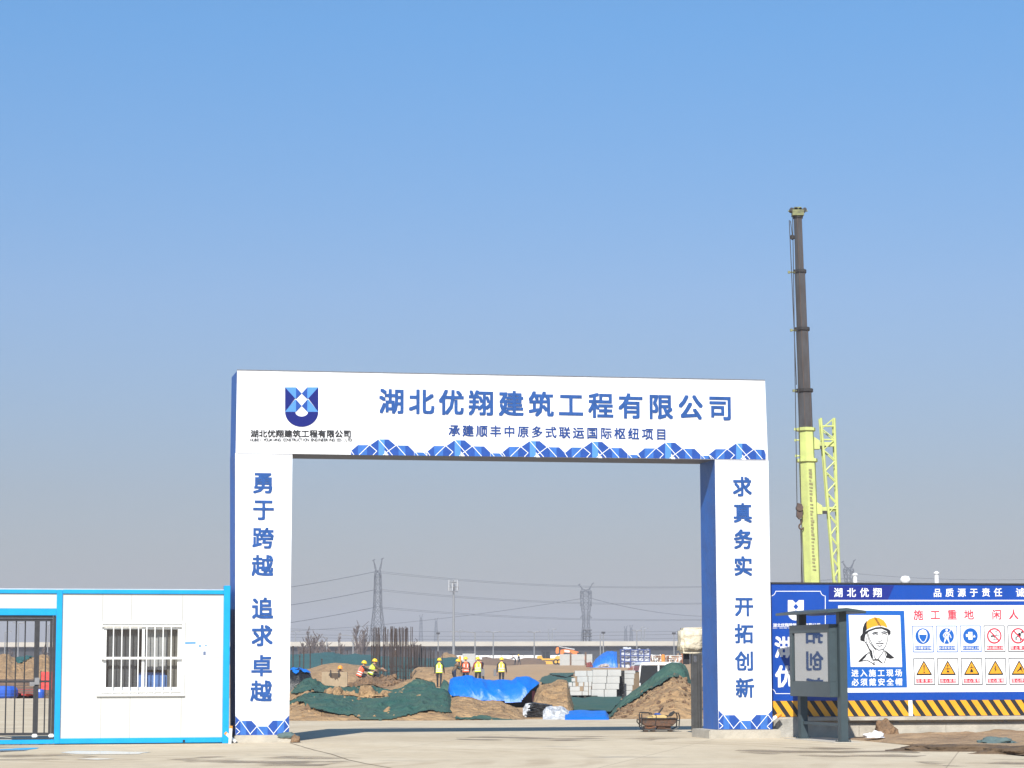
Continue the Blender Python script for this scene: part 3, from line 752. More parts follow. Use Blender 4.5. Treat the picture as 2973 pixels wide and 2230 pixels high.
# damp streaks and a crack in the concrete
def damp_material():
    m = bpy.data.materials.new('damp_concrete'); m.use_nodes = True; n, l = m.node_tree.nodes, m.node_tree.links; b = n['Principled BSDF']
    b.inputs['Base Color'].default_value = (.25, .19, .12, 1); b.inputs['Roughness'].default_value = .55
    tc = n.new('ShaderNodeTexCoord'); mp = n.new('ShaderNodeMapping'); mp.inputs['Scale'].default_value = (.7, .9, 1); l.new(tc.outputs['Object'], mp.inputs['Vector'])
    t = n.new('ShaderNodeTexNoise'); t.inputs['Scale'].default_value = 1.1; t.inputs['Detail'].default_value = 8; l.new(mp.outputs['Vector'], t.inputs['Vector'])
    r = n.new('ShaderNodeValToRGB'); r.color_ramp.elements[0].position = .46; r.color_ramp.elements[1].position = .62; r.color_ramp.elements[1].color = (.75, .75, .75, 1); l.new(t.outputs['Fac'], r.inputs['Fac'])
    tr = n.new('ShaderNodeBsdfTransparent'); mx = n.new('ShaderNodeMixShader'); l.new(r.outputs['Color'], mx.inputs[0]); l.new(tr.outputs[0], mx.inputs[1]); l.new(b.outputs[0], mx.inputs[2]); l.new(mx.outputs[0], n['Material Output'].inputs['Surface'])
    return m
damp = damp_material()
def damp_patch(Z, pts, seed):
    c = Vector((0, 0, 0)); P = [ground(*Z(*q)) for q in pts]
    for p in P: c += p / len(P)
    out = []
    for k in range(len(P)):
        a, b = P[k], P[(k + 1) % len(P)]
        for t in range(6):
            q = a.lerp(b, t / 6); q = c + (q - c) * (1 + noise.noise(q * 1.7 + Vector((seed, 0, 0))) * .2); out.append((q.x, q.y, .008))
    m = MB(); m.face(out); tag(m.build('damp_patch', damp, fix=False), kind='structure')
damp_patch(Z7, [(-250, 1505), (200, 1488), (640, 1490), (1200, 1520), (1400, 1560), (900, 1575), (300, 1560), (-150, 1535)], 1)
damp_patch(Z7, [(1250, 1610), (1700, 1590), (2300, 1592), (2300, 1650), (1500, 1650)], 2)
damp_patch(Z5, [(-200, 1520), (300, 1505), (900, 1512), (1900, 1520), (1500, 1550), (300, 1558), (-150, 1545)], 3)
damp_patch(Z1, [(1200, 1340), (1700, 1310), (2600, 1330), (2300, 1390), (1500, 1385)], 4)
damp_patch(Z1, [(-50, 1310), (400, 1300), (700, 1320), (500, 1350), (-50, 1350)], 5)
m = MB(); cp = [ground(*q) for q in ((842, 2158), (868, 2166), (913, 2179), (960, 2190), (1010, 2207), (1060, 2218), (1140, 2232))]
for a, b in zip(cp[:-1], cp[1:]):
    d = (b - a).normalized(); nn = Vector((-d.y, d.x, 0)) * .012; m.face([(*(a - nn).xy, .0078), (*(b - nn).xy, .0078), (*(b + nn).xy, .0078), (*(a + nn).xy, .0078)])
tag(m.build('road_crack', soil_wet, fix=False), kind='structure')
p = ground(*Z1(2105, 1222)); lump('rubble_block', 'brown chunk of rubble at the right foot of the left gate pillar', 'rubble', (p.x, p.y + .1, .02), (.10, .10, .14), soil_dark, 41, amp=.4, sub=3)
p = G.world(G.xz(*Z1(2040, 1190))[0], -.06, .10); lump('net_scrap', 'crumpled green net scrap lying on the left pillar plinth', 'netting scrap', p, (.22, .08, .09), mat('faded_net', (.10, .15, .15)), 43, amp=.6, sub=3)
# ================================================================== GATEHOUSE CABIN
cr_ = ground(*Z1(1632, 1226)); C = Frame(cr_, R(12))
cabin = thing('gatehouse_cabin', 'white prefabricated gatehouse cabin with bright blue frame and barred window', 'cabin', C.o, C.ang)
def cx(px): return C.xz(px, 1950)[0]
def cz(px, py): return C.xz(px, py)[1]
XR = 0.0; XP = cx(Z1(1592, 0)[0]); XM0 = cx(Z1(395, 0)[0]); XM1 = cx(Z1(437, 0)[0])
XL = XM0 - 2.0
ZT = cz(*Z1(1200, 130)); ZTB = cz(*Z1(1200, 160)); ZB1 = cz(*Z1(1200, 1184)); CD = 2.6
ZH0 = cz(*Z1(200, 262)); ZH1 = cz(*Z1(200, 312))
mb = MB()
mb.box(XP, XR, .0, .16, .0, ZT + .09)                      # right corner post
mb.box(XM1, XP, .012, .16, ZTB, ZT)                        # top beam
mb.box(XM1, XP, .0, .16, 0.02, ZB1)                        # floor beam
mb.box(XM0, XM1, .006, .16, .02, ZT - .004)                # middle post
mb.box(XL + .16, XM0, .012, .16, ZTB, ZT - .003); mb.box(XL + .16, XM0, .003, .16, .02, ZB1 - .02); mb.box(XL + .16, XM0, .016, .14, ZH1, ZH0)
mb.box(XL, XL + .16, .0, .16, 0, ZT + .05)
mb.box(XL, XL + .16, CD - .16, CD, 0, ZT); mb.box(XP, XR, CD - .16, CD, 0, ZT); mb.box(XM0, XM1, CD - .16, CD, 0, ZT)
mb.box(XL + .16, XM0, CD - .15, CD - .01, ZTB, ZT); mb.box(XM1, XP, CD - .15, CD - .01, ZTB, ZT); mb.box(XM1, XP, CD - .15, CD - .01, .02, ZB1)
for x in (XR - .15, XL + .0, XM0): mb.box(x + .01, x + .15, .162, CD - .162, ZTB, ZT - .006); mb.box(x + .01, x + .15, .162, CD - .162, .02, ZB1 - .004)
mb.build('frame', container_blue, cabin, bevel=.008)
mb = MB(); mb.box(XR - .02, XR + .05, -.02, .06, ZB1 * .25, ZB1 * .9)
mb.build('corner_casting', container_blue, cabin, bevel=.01)
# walls with seams, window opening
wx0, wz1 = C.xz(*A2(95, 140)); wx1, _ = C.xz(*A2(1455, 140)); _, wz0 = C.xz(*A2(700, 1270))
wx0 = C.xz(*A2(92, 700))[0]
seams = [C.xz(*Z1(715, 260))[0], C.xz(*Z1(1308, 260))[0]]
mb = MB(); wy0, wy1 = .045, .105
g = .0015
def wall_piece(a, b, z0, z1): mb.box(a + g, b - g, wy0, wy1, z0, z1)
wall_piece(XM1, wx0, ZB1, ZTB); wall_piece(wx1, XP, ZB1, ZTB)
mid = (wx0 + wx1) / 2
wall_piece(wx0, wx0 + (wx1 - wx0) * .36, ZB1, wz0); wall_piece(wx0 + (wx1 - wx0) * .36, wx1, ZB1, wz0); wall_piece(wx0, wx0 + (wx1 - wx0) * .36, wz1, ZTB); wall_piece(wx0 + (wx1 - wx0) * .36, wx1, wz1, ZTB)
mb.box(XM0 + .03, XM0 + .09, .17, CD - .17, ZB1, ZTB); mb.box(XR - .11, XR - .05, .17, CD - .17, ZB1, ZTB); mb.box(XM1, XP, CD - .12, CD - .06, ZB1, ZTB)
mb.box(XM1, XP, wy1 + .002, wy1 + .01, ZB1, ZB1 + .4)
mb.build('wall', panel_white, cabin)
mb = MB(); mb.box(XL + .16, XM0, .04, .10, ZH0 + .003, ZTB - .003); mb.build('door_header', panel_white, cabin)
mb = MB(); mb.box(XL + .02, XR - .02, .10, CD - .02, ZT - .02, ZT + .02); mb.build('roof', mat('roof_sheet', (.5, .52, .54), .5, .2, 3), cabin)
mb = MB(); mb.box(XM1, XP, .17, CD - .17, .06, .12); mb.build('floor', concrete, cabin)
mb = MB(); vx, vz = C.xz(*Z1(1312, 1208)); mb.box(vx - .022, vx + .022, -.008, .0, vz - .022, vz + .022); mb.build('drain_hole', print_black, cabin)
# window
win = MB(); fr = .055
def rect_frame(m, x0, x1, z0, z1, w, y0, y1, mi=0):
    m.box(x0, x0 + w, y0, y1, z0, z1, mi); m.box(x1 - w, x1, y0, y1, z0, z1, mi); m.box(x0 + w, x1 - w, y0, y1, z0, z0 + w, mi); m.box(x0 + w, x1 - w, y0, y1, z1 - w, z1, mi)
rect_frame(win, wx0 - .05, wx1 + .05, wz0 - .05, wz1 + .06, .05, .022, .10)
wmx = C.xz(*A2(795, 700))[0]
W_ = MB()
rect_frame(win, wx0 + .002, wx1 - .002, wz0 + .002, wz1 - .002, .03, .05, .10)
window = win.build('window', white_paint, cabin, bevel=.003)
mb = MB(); rect_frame(mb, wx0 + .034, wmx + .03, wz0 + .034, wz1 - .034, .05, .074, .095); mb.build('sash', white_paint, window)
mb = MB(); rect_frame(mb, wmx - .03, wx1 - .034, wz0 + .034, wz1 - .034, .05, .05, .071); mb.build('sash', white_paint, window)
mb = MB(); mb.box(wx0 - .09, wx1 + .055, .0, .045, wz0 - .085, wz0 - .05); mb.build('sill', white_paint, window)
def pane_material():
    m = bpy.data.materials.new('window_glass'); m.use_nodes = True; n, l = m.node_tree.nodes, m.node_tree.links
    n.remove(n['Principled BSDF']); out = n['Material Output']
    tr = n.new('ShaderNodeBsdfTransparent'); tr.inputs['Color'].default_value = (.93, .95, .96, 1)
    gl_ = n.new('ShaderNodeBsdfGlossy'); gl_.inputs['Roughness'].default_value = .03; gl_.inputs['Color'].default_value = (.9, .95, 1, 1)
    lw = n.new('ShaderNodeLayerWeight'); pw = n.new('ShaderNodeMath'); pw.operation = 'POWER'; pw.inputs[1].default_value = 4; l.new(lw.outputs['Facing'], pw.inputs[0])
    fr_ = n.new('ShaderNodeMath'); fr_.operation = 'MULTIPLY_ADD'; fr_.inputs[1].default_value = .8; fr_.inputs[2].default_value = .07; l.new(pw.outputs[0], fr_.inputs[0])
    mx = n.new('ShaderNodeMixShader'); l.new(fr_.outputs[0], mx.inputs[0]); l.new(tr.outputs[0], mx.inputs[1]); l.new(gl_.outputs[0], mx.inputs[2]); l.new(mx.outputs[0], out.inputs['Surface'])
    return m
pane_m = pane_material()
mb = MB(); mb.box(wx0 + .086, wmx - .022, .082, .087, wz0 + .086, wz1 - .086); mb.build('pane', pane_m, window)
mb = MB(); mb.box(wmx + .022, wx1 - .086, .058, .063, wz0 + .086, wz1 - .086); mb.build('pane', pane_m, window)
mb = MB()
zm = C.xz(*A2(700, 703))[1]
for zz, rr in ((wz1 - .02, .012), (zm, .022), (wz0 + .0, .014)): mb.box(wx0 - .01, wx1 - .02, -.006, .016, zz - rr, zz + rr)
for axp in (283, 425, 563, 705, 846, 984, 1122, 1260):
    x = C.xz(*A2(axp, 700))[0]; mb.bar((x, .0, wz0 - .04), (x, .0, wz1 - .01), .0115, 8)
mb.build('security_bars', white_paint, window)
# inside: a curtain, a bunk with blue bedding, clear plastic film
curt = mat('curtain_cloth', (.42, .40, .38), .9, .25, 3)
def curtain(name, label, xa, xb, y, m, z0, z1, fold=.006):
    t = MB(); n_ = 120
    for j in (0, 1):
        for i in range(n_ + 1):
            x = xa + (xb - xa) * i / n_; t.v.append((x, y + fold * math.sin(x * 48) + .006 * math.sin(x * 21), z0 if j == 0 else z1))
    for i in range(n_): t.f.append((i, i + 1, i + n_ + 2, i + n_ + 1)); t.m.append(0)
    o = t.build(name, m, smooth=True, fix=False); o.matrix_world = Matrix.Translation(C.o) @ Matrix.Rotation(C.ang, 4, 'Z')
    return tag(o, label, 'curtain')
curtain('curtain', 'grey beige curtain hanging behind the right half of the barred window', wmx + .05, C.xz(*A2(1205, 700))[0], .22, curt, C.xz(*A2(1000, 900))[1], wz1)
curtain('curtain', 'brownish grey curtain strip at the far right of the barred window', C.xz(*A2(1210, 700))[0], wx1 - .02, .20, mat('brown_curtain', (.20, .18, .15), .9, .25, 3), wz0 - .3, wz1)
curtain('curtain', 'dark grey curtain hanging behind the left half of the barred window', wx0 + .02, wmx - .12, .20, mat('dark_curtain', (.115, .115, .118), .9, .3, 3), wz0 - .3, wz1)
t = thing('bunk_bed', 'bunk with folded blue bedding seen low inside the barred cabin window', 'bed', C.world(wmx, .36, .1), C.ang)
mb = MB(); zt_ = C.xz(*A2(1000, 905))[1] - .1
mb.box(-.15, wx1 - wmx - .25, -.08, .9, zt_ - .42, zt_ - .05); mb.build('bedding', mat('blue_bedding', (.12, .24, .55), .85, .25, 5), t, bevel=.05)
mb = MB()
for x in (-.13, wx1 - wmx - .29):
    for y in (-.06, .85): mb.box(x, x + .04, y, y + .04, .02, zt_ - .425)
mb.box(-.15, wx1 - wmx - .25, -.06, .89, zt_ - .47, zt_ - .424)
mb.build('bed_frame', grey_steel, t)
# notices pasted beside the window
paper = mat('notice_paper', (.84, .84, .85), .5)
prints = mat('notice_print', (.12, .16, .26), .6); prblue = mat('notice_blue', (.10, .28, .60), .5)
for (pl, deco, lab) in (([(1495, 408), (1697, 405), (1695, 690), (1493, 692)], 0, 'white paper notice with blue header strip nearest the window'), ([(1702, 404), (1905, 402), (1903, 685), (1700, 688)], 1, 'white paper notice with three small pictures beside the window'),
                        ([(1912, 398), (2116, 396), (2113, 680), (1910, 683)], 2, 'faint white paper notice next to the blue corner post'), ([(1494, 702), (1696, 699), (1694, 982), (1492, 986)], 3, 'white paper notice hanging below the one with blue header')):
    m = MB(); art(C, [[A2(*q) for q in pl]], .040, 0, m)
    x0, y0 = pl[0]
    if deco == 0: art(C, [[A2(x0 + 6, 430), A2(x0 + 186, 426), A2(x0 + 186, 462), A2(x0 + 6, 468)]], .036, 2, m)
    if deco == 1:
        for (a, b, c_, d_) in ((1735, 478, 34, 40), (1832, 478, 42, 18), (1806, 588, 46, 66)): art(C, [[A2(a, b), A2(a + c_, b), A2(a + c_, b + d_), A2(a, b + d_)]], .036, 2 if d_ < 50 else 1, m)
    if deco == 2:
        for k in range(5): stroke(C, [A2(1935 + k * 6, 520 + k * 26), A2(2070 - 10 * (k % 3), 519 + k * 26)], .5, .036, 3, m)
    if deco == 3:
        stroke(C, [A2(1525, 820), A2(1610, 818)], .6, .036, 3, m); art(C, [[A2(1634, 808), A2(1652, 808), A2(1652, 826), A2(1634, 826)]], .036, 3, m); stroke(C, [A2(1632, 888), A2(1652, 887)], .8, .036, 3, m)
    o = m.build('paper_notice', [paper, prints, prblue, mat('faint_print', (.55, .56, .58), .6)], fix=False)
    o.matrix_world = Matrix.Translation(C.o) @ Matrix.Rotation(C.ang, 4, 'Z'); tag(o, lab, 'notice')
# barred pedestrian door in the passage
D0 = lambda px: C.xz(A1(px, 0)[0], 1950, .10)[0]
door = thing('barred_door', 'dark steel barred double door closing the cabin passage', 'gate', C.world(D0(345), .10, 0), C.ang)
ox = D0(345); zz = lambda y: C.xz(*A1(250, y), .1)[1]
zt2, zb2, zmid, zsill = zz(352), zz(1478), zz(958), zz(1500)
def leaf(x0, x1, bars, name, flip=False):
    m = MB(); w = .05
    rect_frame(m, x0, x1, zb2, zt2, w, -.022, .022); m.box(x0 + w, x1 - w, -.016, .016, zmid - .02, zmid + .02)
    lf = m.build(name, dark_steel, door, bevel=.003)
    for b in bars:
        m = MB(); m.bar((b, 0, zb2 + w), (b, 0, zmid - .02), .0125, 8); m.bar((b, 0, zmid + .02), (b, 0, zt2 - w), .0125, 8); m.build('bar', dark_steel, lf)
    return lf
leaf(D0(-200) - ox - .35, D0(352) - ox - .003, [D0(k) - ox for k in (-110, -20, 62, 148, 235)], 'door_leaf')
lf = leaf(D0(344) - ox + .01, D0(500) - ox, [D0(437) - ox], 'door_leaf')
m = MB(); m.box(-.02, .07, -.05, -.022, zmid - .06, zmid + .07); m.box(-.11, -.02, -.045, -.023, zmid - .09, zmid - .01); m.build('lock', grey_steel, lf)
m = MB(); xj = D0(545) - ox; m.box(D0(500) - ox + .006, xj, -.05, .05, zsill, zz(330)); m.box(D0(-200) - ox - .45, D0(500) - ox, -.05, .05, zt2 + .006, zz(322)); m.box(D0(-200) - ox - .45, xj, -.05, .06, zz(1512), zsill - .002); m.build('door_frame', dark_steel, door)
for xx in (345, 505):
    m = MB(); x = D0(xx) - ox; m.box(x - .05, x + .05, -.075, -.025, zsill - .0, zsill + .07); m.build('floor_bolt', white_paint, door, bevel=.015)
# ================================================================== RETRACTABLE GATE END POST WITH WRAPPED DISPLAY
pb = ground(*A6(2020, 1615)); 
RG = Frame(pb, R(11)); rgate = thing('retractable_gate', 'dark steel end of a folded retractable gate carrying a cream wrapped display box', 'gate', pb, R(11))
X = lambda a: RG.xz(*A6(a, 1000))[0]; Zz = lambda b: RG.xz(*A6(2000, b))[1]
post_m = mat('gate_steel', (.16, .16, .155), .4, .3, 6, metal=.6)
mb = MB(); rect_frame(mb, X(1942), X(2062), .06, Zz(400), .045, -.05, .05); mb.box(X(1942) + .046, X(2062) - .046, -.02, .03, .1, Zz(520)); mb.box(X(1942) + .046, X(2062) - .046, -.03, .04, Zz(555), Zz(535)); mb.build('end_frame', post_m, rgate, bevel=.006)
for k in range(5):
    x = X(2085) + k * .11
    mb = MB(); mb.box(x - .018, x + .018, -.03, .03, .08, Zz(410)); 
    for zq in (.35, .8, 1.25): mb.bar((x - .055, .04, zq), (x + .055, .04, zq + .22), .011, 6)
    mb.build('fold_bar', post_m, rgate)
mb = MB(); mb.bar((X(2000), -.1, .07), (X(2000), .1, .07), .07, 12); mb.build('wheel', hazard_black, rgate)
mb = MB(); mb.box(X(1855), X(1935), .1, .2, Zz(560), Zz(360)); mb.build('bracket', dark_steel, rgate)
bm = bmesh.new(); bmesh.ops.create_cube(bm, size=1)
bmesh.ops.bevel(bm, geom=bm.edges[:], offset=.12, segments=3, affect='EDGES'); bmesh.ops.subdivide_edges(bm, edges=bm.edges[:], cuts=3, use_grid_fill=True)
x0, x1 = X(1790), X(2140); z0, z1 = Zz(395), Zz(12)
for v in bm.verts:
    d = 1 + .05 * noise.noise(v.co * 3.0) + .03 * noise.noise(v.co * 9)
    c = v.co * d; c.x += .05 * max(0, -c.z) * (-1 if c.x < 0 else 0)
    v.co = Vector(((x0 + x1) / 2 + c.x * (x1 - x0), .12 + c.y * .42, (z0 + z1) / 2 + c.z * (z1 - z0)))
me = bpy.data.meshes.new('wrapped_display'); bm.to_mesh(me); bm.free(); me.materials.append(mat('cream_wrap', (.70, .63, .48), .5, .25, 4, .8, 7))
for p in me.polygons: p.use_smooth = True
o = bpy.data.objects.new('wrapped_display', me); COL.objects.link(o); o.parent = rgate
# ================================================================== GENERATOR ON THE ROAD
gp = ground(*A6(1460, 1572)); GE = Frame(gp, R(4)); gen = thing('portable_engine', 'rusty black open-frame portable engine with cream tank standing on the road', 'engine', GE.o, GE.ang)
X = lambda a: GE.xz(*A6(a, 1450))[0]; Zz = lambda b: GE.xz(*A6(1460, b))[1]
rusty = mat('rusty_black', (.045, .036, .03), .6, .5, 12, .4, 30, col2=(.13, .055, .025)); blk = mat('black_tube', (.03, .028, .026), .5, .3, 10)
mb = MB()
for y in (0, .42):
    mb.tube([(X(1200), y, Zz(1310)), (X(1205), y, Zz(1285)), (X(1340), y, Zz(1285)), (X(1355), y, Zz(1310))], .013, 6)
    mb.tube([(X(1200), y, Zz(1310)), (X(1200), y, Zz(1500)), (X(1230), y, Zz(1540)), (X(1680), y, Zz(1540)), (X(1755), y, Zz(1500)), (X(1768), y, Zz(1350)), (X(1750), y, Zz(1290)), (X(1690), y, Zz(1285))], .014, 6)
    mb.tube([(X(1200), y, Zz(1370)), (X(1740), y, Zz(1370))], .012, 6)
for a, b in ((1200, 1400), (1760, 1400), (1230, 1540), (1680, 1540)): mb.bar((X(a), 0, Zz(b)), (X(a), .42, Zz(b)), .012, 6)
mb.tube([(X(1150), .2, Zz(1370)), (X(1145), .2, Zz(1420)), (X(1180), .2, Zz(1460)), (X(1200), .2, Zz(1480))], .014, 6)
mb.build('tube_frame', blk, gen)
mb = MB(); mb.prism([(X(1170), Zz(1375)), (X(1735), Zz(1375)), (X(1720), Zz(1430)), (X(1650), Zz(1490)), (X(1260), Zz(1480)), (X(1200), Zz(1440))], .03, .39); mb.build('tray', rusty, gen, bevel=.01)
mb = MB(); mb.prism([(X(1285), Zz(1370)), (X(1300), Zz(1335)), (X(1400), Zz(1318)), (X(1560), Zz(1320)), (X(1590), Zz(1345)), (X(1580), Zz(1372))], .06, .36); mb.build('tank', mat('cream_tank', (.66, .48, .20), .45, .3, 6), gen, bevel=.015)
mb = MB(); mb.box(X(1250), X(1400), .06, .36, Zz(1525), Zz(1485)); mb.box(X(1440), X(1640), .08, .34, Zz(1530), Zz(1440)); mb.bar((X(1660), .02, Zz(1410)), (X(1660), .38, Zz(1410)), .075, 14)
for k in range(7): mb.box(X(1450) + k * .024, X(1450) + k * .024 + .01, .05, .37, Zz(1520), Zz(1450))
mb.build('engine_block', rusty, gen)
mb = MB(); mb.tube([(X(1265), .0, Zz(1490)), (X(1300), -.01, Zz(1515)), (X(1380), -.01, Zz(1490)), (X(1420), .0, Zz(1500))], .01, 6); mb.build('rusty_pipe', mat('rust', (.22, .08, .03), .8, .4, 20), gen)
mb = MB(); mb.bar((X(1465), .18, Zz(1300)), (X(1530), .16, Zz(1212)), .016, 8); mb.tube([(X(1400), .1, Zz(1320)), (X(1420), .02, Zz(1310)), (X(1410), .0, Zz(1400)), (X(1390), .0, Zz(1500))], .007, 6); mb.build('lever', blk, gen)
mb = MB(); mb.box(X(1400), X(1500), .12, .25, Zz(1330), Zz(1290)); mb.build('blue_cap', mat('blue_plastic', (.03, .08, .32), .4), gen, bevel=.02)
mb = MB(); mb.prism([(X(1600), Zz(1345)), (X(1640), Zz(1290)), (X(1700), Zz(1255)), (X(1705), Zz(1285)), (X(1660), Zz(1340))], .1, .24); mb.bar((X(1560), .2, Zz(1335)), (X(1590), .1, Zz(1335)), .03, 8); mb.build('air_filter', blk, gen, bevel=.01)
for a in (1270, 1380, 1640):
    mb = MB(); mb.box(X(a) - .04, X(a) + .04, .05, .36, 0.0, Zz(1540) - .012); mb.build('foot', rusty, gen)
# ================================================================== EARTH MOUNDS, DUST NETS, TARPAULINS
net_green = mat('dust_net', (.012, .078, .064), .8, .28, .9, 1.0, 3, col2=(.055, .098, .070), detail=8)
net_far = mat('dust_net_far', (.022, .10, .10), .85, .3, .5, .5, 3)
tarp_blue = mat('blue_tarpaulin', (.004, .15, .60), .45, .15, 2.0, .25, 3)
black_sheet = mat('black_sheet', (.012, .012, .013), .45, .2, 5, .5, 8)
def interp(P, x):
    if x <= P[0][0]: return P[0][1]
    for (a, b), (c, d) in zip(P[:-1], P[1:]):
        if x <= c: return b + (d - b) * (x - a) / max(1e-6, c - a)
    return P[-1][1]
def inside(poly, x, y):
    r = False; j = len(poly) - 1
    for i in range(len(poly)):
        xi, yi = poly[i]; xj, yj = poly[j]
        if (yi > y) != (yj > y) and x < (xj - xi) * (y - yi) / (yj - yi) + xi: r = not r
        j = i
    return r
class Ridge:
    """A heap of earth: crest line seen along the photograph, at distance Dc, with foot at Df, sloping down behind."""
    def __init__(s, crest, Dc, Df, back, amp=.10, seed=0, scale=1.2, shape=.75, zf=None, fold=0):
        s.__dict__.update(crest=sorted(crest), Dc=Dc, Df=Df, back=back, amp=amp, seed=seed, scale=scale, shape=shape, zf=zf, fold=fold)
    def point(s, px, t, lift=0.0):
        cy = interp(s.crest, px)
        c = at(px, cy, s.Dc); zg = gz(s.Df) if s.zf is None else s.zf
        zc = max(c.z, zg)
        k = c.x / c.y
        if t <= 1:
            Y = s.Df + (s.Dc - s.Df) * t; z = zg + (zc - zg) * math.sin(t * math.pi / 2) ** s.shape
        else:
            q = (t - 1); Y = s.Dc + s.back * q; zb = gz(Y); z = zb + (zc - zb) * (.5 + .5 * math.cos(q * math.pi))
        p = Vector((k * Y, Y, z))
        h = max(0, zc - zg); e = min(1, t * 4) * min(1, max(0, 2 - t) * 3)
        n = noise.fractal(Vector((p.x * s.scale + s.seed, p.y * s.scale * .7, z * s.scale)), .75, 2.1, 6)
        d = s.amp * n * e * min(1, h * 3 + .2)
        if t > .85 and t < 1.2: d *= .45
        p.z += d * .7; p.y -= d * 1.2
        if s.fold:
            f = noise.noise(Vector((p.x * 1.1 + s.seed, z * .5, p.y * .25))); f2 = noise.noise(Vector((p.x * 3.0 + z * 1.6 + s.seed, p.y * .5, z * 1.0)))
            f3 = noise.noise(Vector((p.x * 3.6 + s.seed, z * .7, 3.0)))
            w = (1 - abs(f) * 2) * .5 + (1 - abs(f2) * 2) * .35 + f3 * .35
            w = max(0, w - .02); p.y -= w * s.fold * e; p.z += w * s.fold * .25 * e
        if lift:
            p.y -= lift; p.z += lift * .8
        return p
    def mesh(s, name, m, step=2.5, rows=34, brows=8, x0=None, x1=None, mask=None, lift=0.0, smooth=True):
        x0 = s.crest[0][0] if x0 is None else x0; x1 = s.crest[-1][0] if x1 is None else x1
        n = max(4, int((x1 - x0) / step)); ts = [k / rows for k in range(rows + 1)] + [1 + (k + 1) / brows for k in range(brows)]
        grid = [[s.point(x0 + (x1 - x0) * i / n, t, lift) for i in range(n + 1)] for t in ts]
        b = MB(); idx = {}
        def vid(j, i):
            if (j, i) not in idx: idx[(j, i)] = len(b.v); b.v.append(tuple(grid[j][i]))
            return idx[(j, i)]
        for j in range(len(ts) - 1):
            for i in range(n):
                if mask:
                    c = (grid[j][i] + grid[j + 1][i + 1]) / 2; q = project(c)
                    if ts[j] > 1.0 and not mask(q[0], interp(s.crest, q[0]) + 1): continue
                    if ts[j] <= 1.0 and not mask(*q): continue
                b.f.append((vid(j, i), vid(j, i + 1), vid(j + 1, i + 1), vid(j + 1, i))); b.m.append(0)
        return b.build(name, m, smooth=smooth, fix=False)
def mound(label, crest, Dc, Df, back, m=None, amp=.12, seed=0, scale=1.3, shape=.75, step=3, rows=26, name='earth_mound', zf=None):
    r = Ridge(crest, Dc, Df, back, amp, seed, scale, shape, zf)
    tag(r.mesh(name, m or soil, step=step, rows=rows), label, 'earth mound'); return r
def net(label, r, poly, fold=.10, lift=.018, step=1.1, rows=80, m=None, name='dust_net', cat='netting'):
    r2 = Ridge(r.crest, r.Dc, r.Df, r.back, r.amp, r.seed, r.scale, r.shape, r.zf, fold)
    xs = [p[0] for p in poly]
    jag = lambda x, y: inside(poly, x + 3 * noise.noise(Vector((x * .11, y * .2, 2))), y + 3.0 * noise.noise(Vector((x * .09, y * .15, 7))))
    o = r2.mesh(name, m or net_green, step=step, rows=rows, x0=max(min(xs), r.crest[0][0]), x1=min(max(xs), r.crest[-1][0]), mask=jag, lift=lift)
    return tag(o, label, cat)

# --- front left mound under the big green net
L1 = mound('long sandy mound along the road edge under the big green net', [(780, 2060), (842, 2041), (884, 2017), (921, 2013), (960, 2018), (1000, 2023), (1070, 2029), (1130, 2022), (1160, 2006), (1210, 2002), (1263, 2001), (1290, 2004), (1302, 2012), (1310, 2026), (1319, 2048), (1335, 2064), (1400, 2071), (1450, 2086)], 72.5, 64.6, 6, amp=.10, seed=1.0)
net('big green dust net spread over the mound nearest the road', L1,
    zl(A3, (60, 1215), (330, 1070), (460, 1050), (740, 1060), (1040, 1100), (1480, 1150), (1843, 1130)) + zl(A4, (0, 960), (250, 950), (880, 940), (1040, 980), (1130, 1060), (1180, 1130), (1230, 1280), (1330, 1390), (1500, 1385), (1750, 1395), (1900, 1500), (1843, 1525), (1500, 1520), (1250, 1520), (1230, 1400), (980, 1395), (800, 1350), (500, 1420), (160, 1500), (0, 1530)) + zl(A3, (1340, 1530), (1200, 1440), (1000, 1440), (700, 1375), (350, 1290), (330, 1215), (200, 1200), (60, 1270)), fold=.36)
# --- second row
L2 = mound('earth bank behind the front left mound, mostly under green netting', [(800, 2030), (845, 2008), (862, 1990), (882, 1975), (902, 1970), (915, 1975), (931, 1985), (947, 1992), (977, 1998), (1000, 1997), (1034, 1996), (1074, 1990), (1115, 2000), (1150, 1990), (1180, 1974), (1208, 1972), (1240, 1978), (1262, 1984), (1268, 2000), (1275, 2010)], 84, 76, 5, amp=.14, seed=5.0)
net('green net over the low bank left of the brown soil heap', L2, zl(A3, (190, 930), (320, 810), (440, 780), (520, 810), (640, 880), (720, 915), (1000, 950), (1240, 950), (1300, 1000), (1400, 1060), (1260, 1130), (1050, 1120), (960, 1050), (830, 1030), (740, 1080), (540, 1070), (480, 980), (440, 1000), (220, 1050), (80, 1060)), fold=.22)
net('green net draped over the bank below the workers', L2, zl(A3, (1250, 950), (1500, 920), (1843, 1000)) + zl(A4, (240, 980), (400, 890), (540, 800), (880, 870), (890, 1010), (1000, 1080), (0, 1200)) + zl(A3, (1843, 1200), (1560, 1180), (1500, 1050), (1400, 1060)), fold=.30)
M3 = mound('dark brown heap of dug soil before the rebar columns', [(1000, 2002), (1011, 1996), (1030, 1981), (1045, 1974), (1071, 1970), (1097, 1968), (1130, 1966), (1141, 1965), (1160, 1976), (1185, 1985), (1210, 1998)], 92, 86.5, 5, soil_dark, amp=.22, seed=9, scale=1.8)
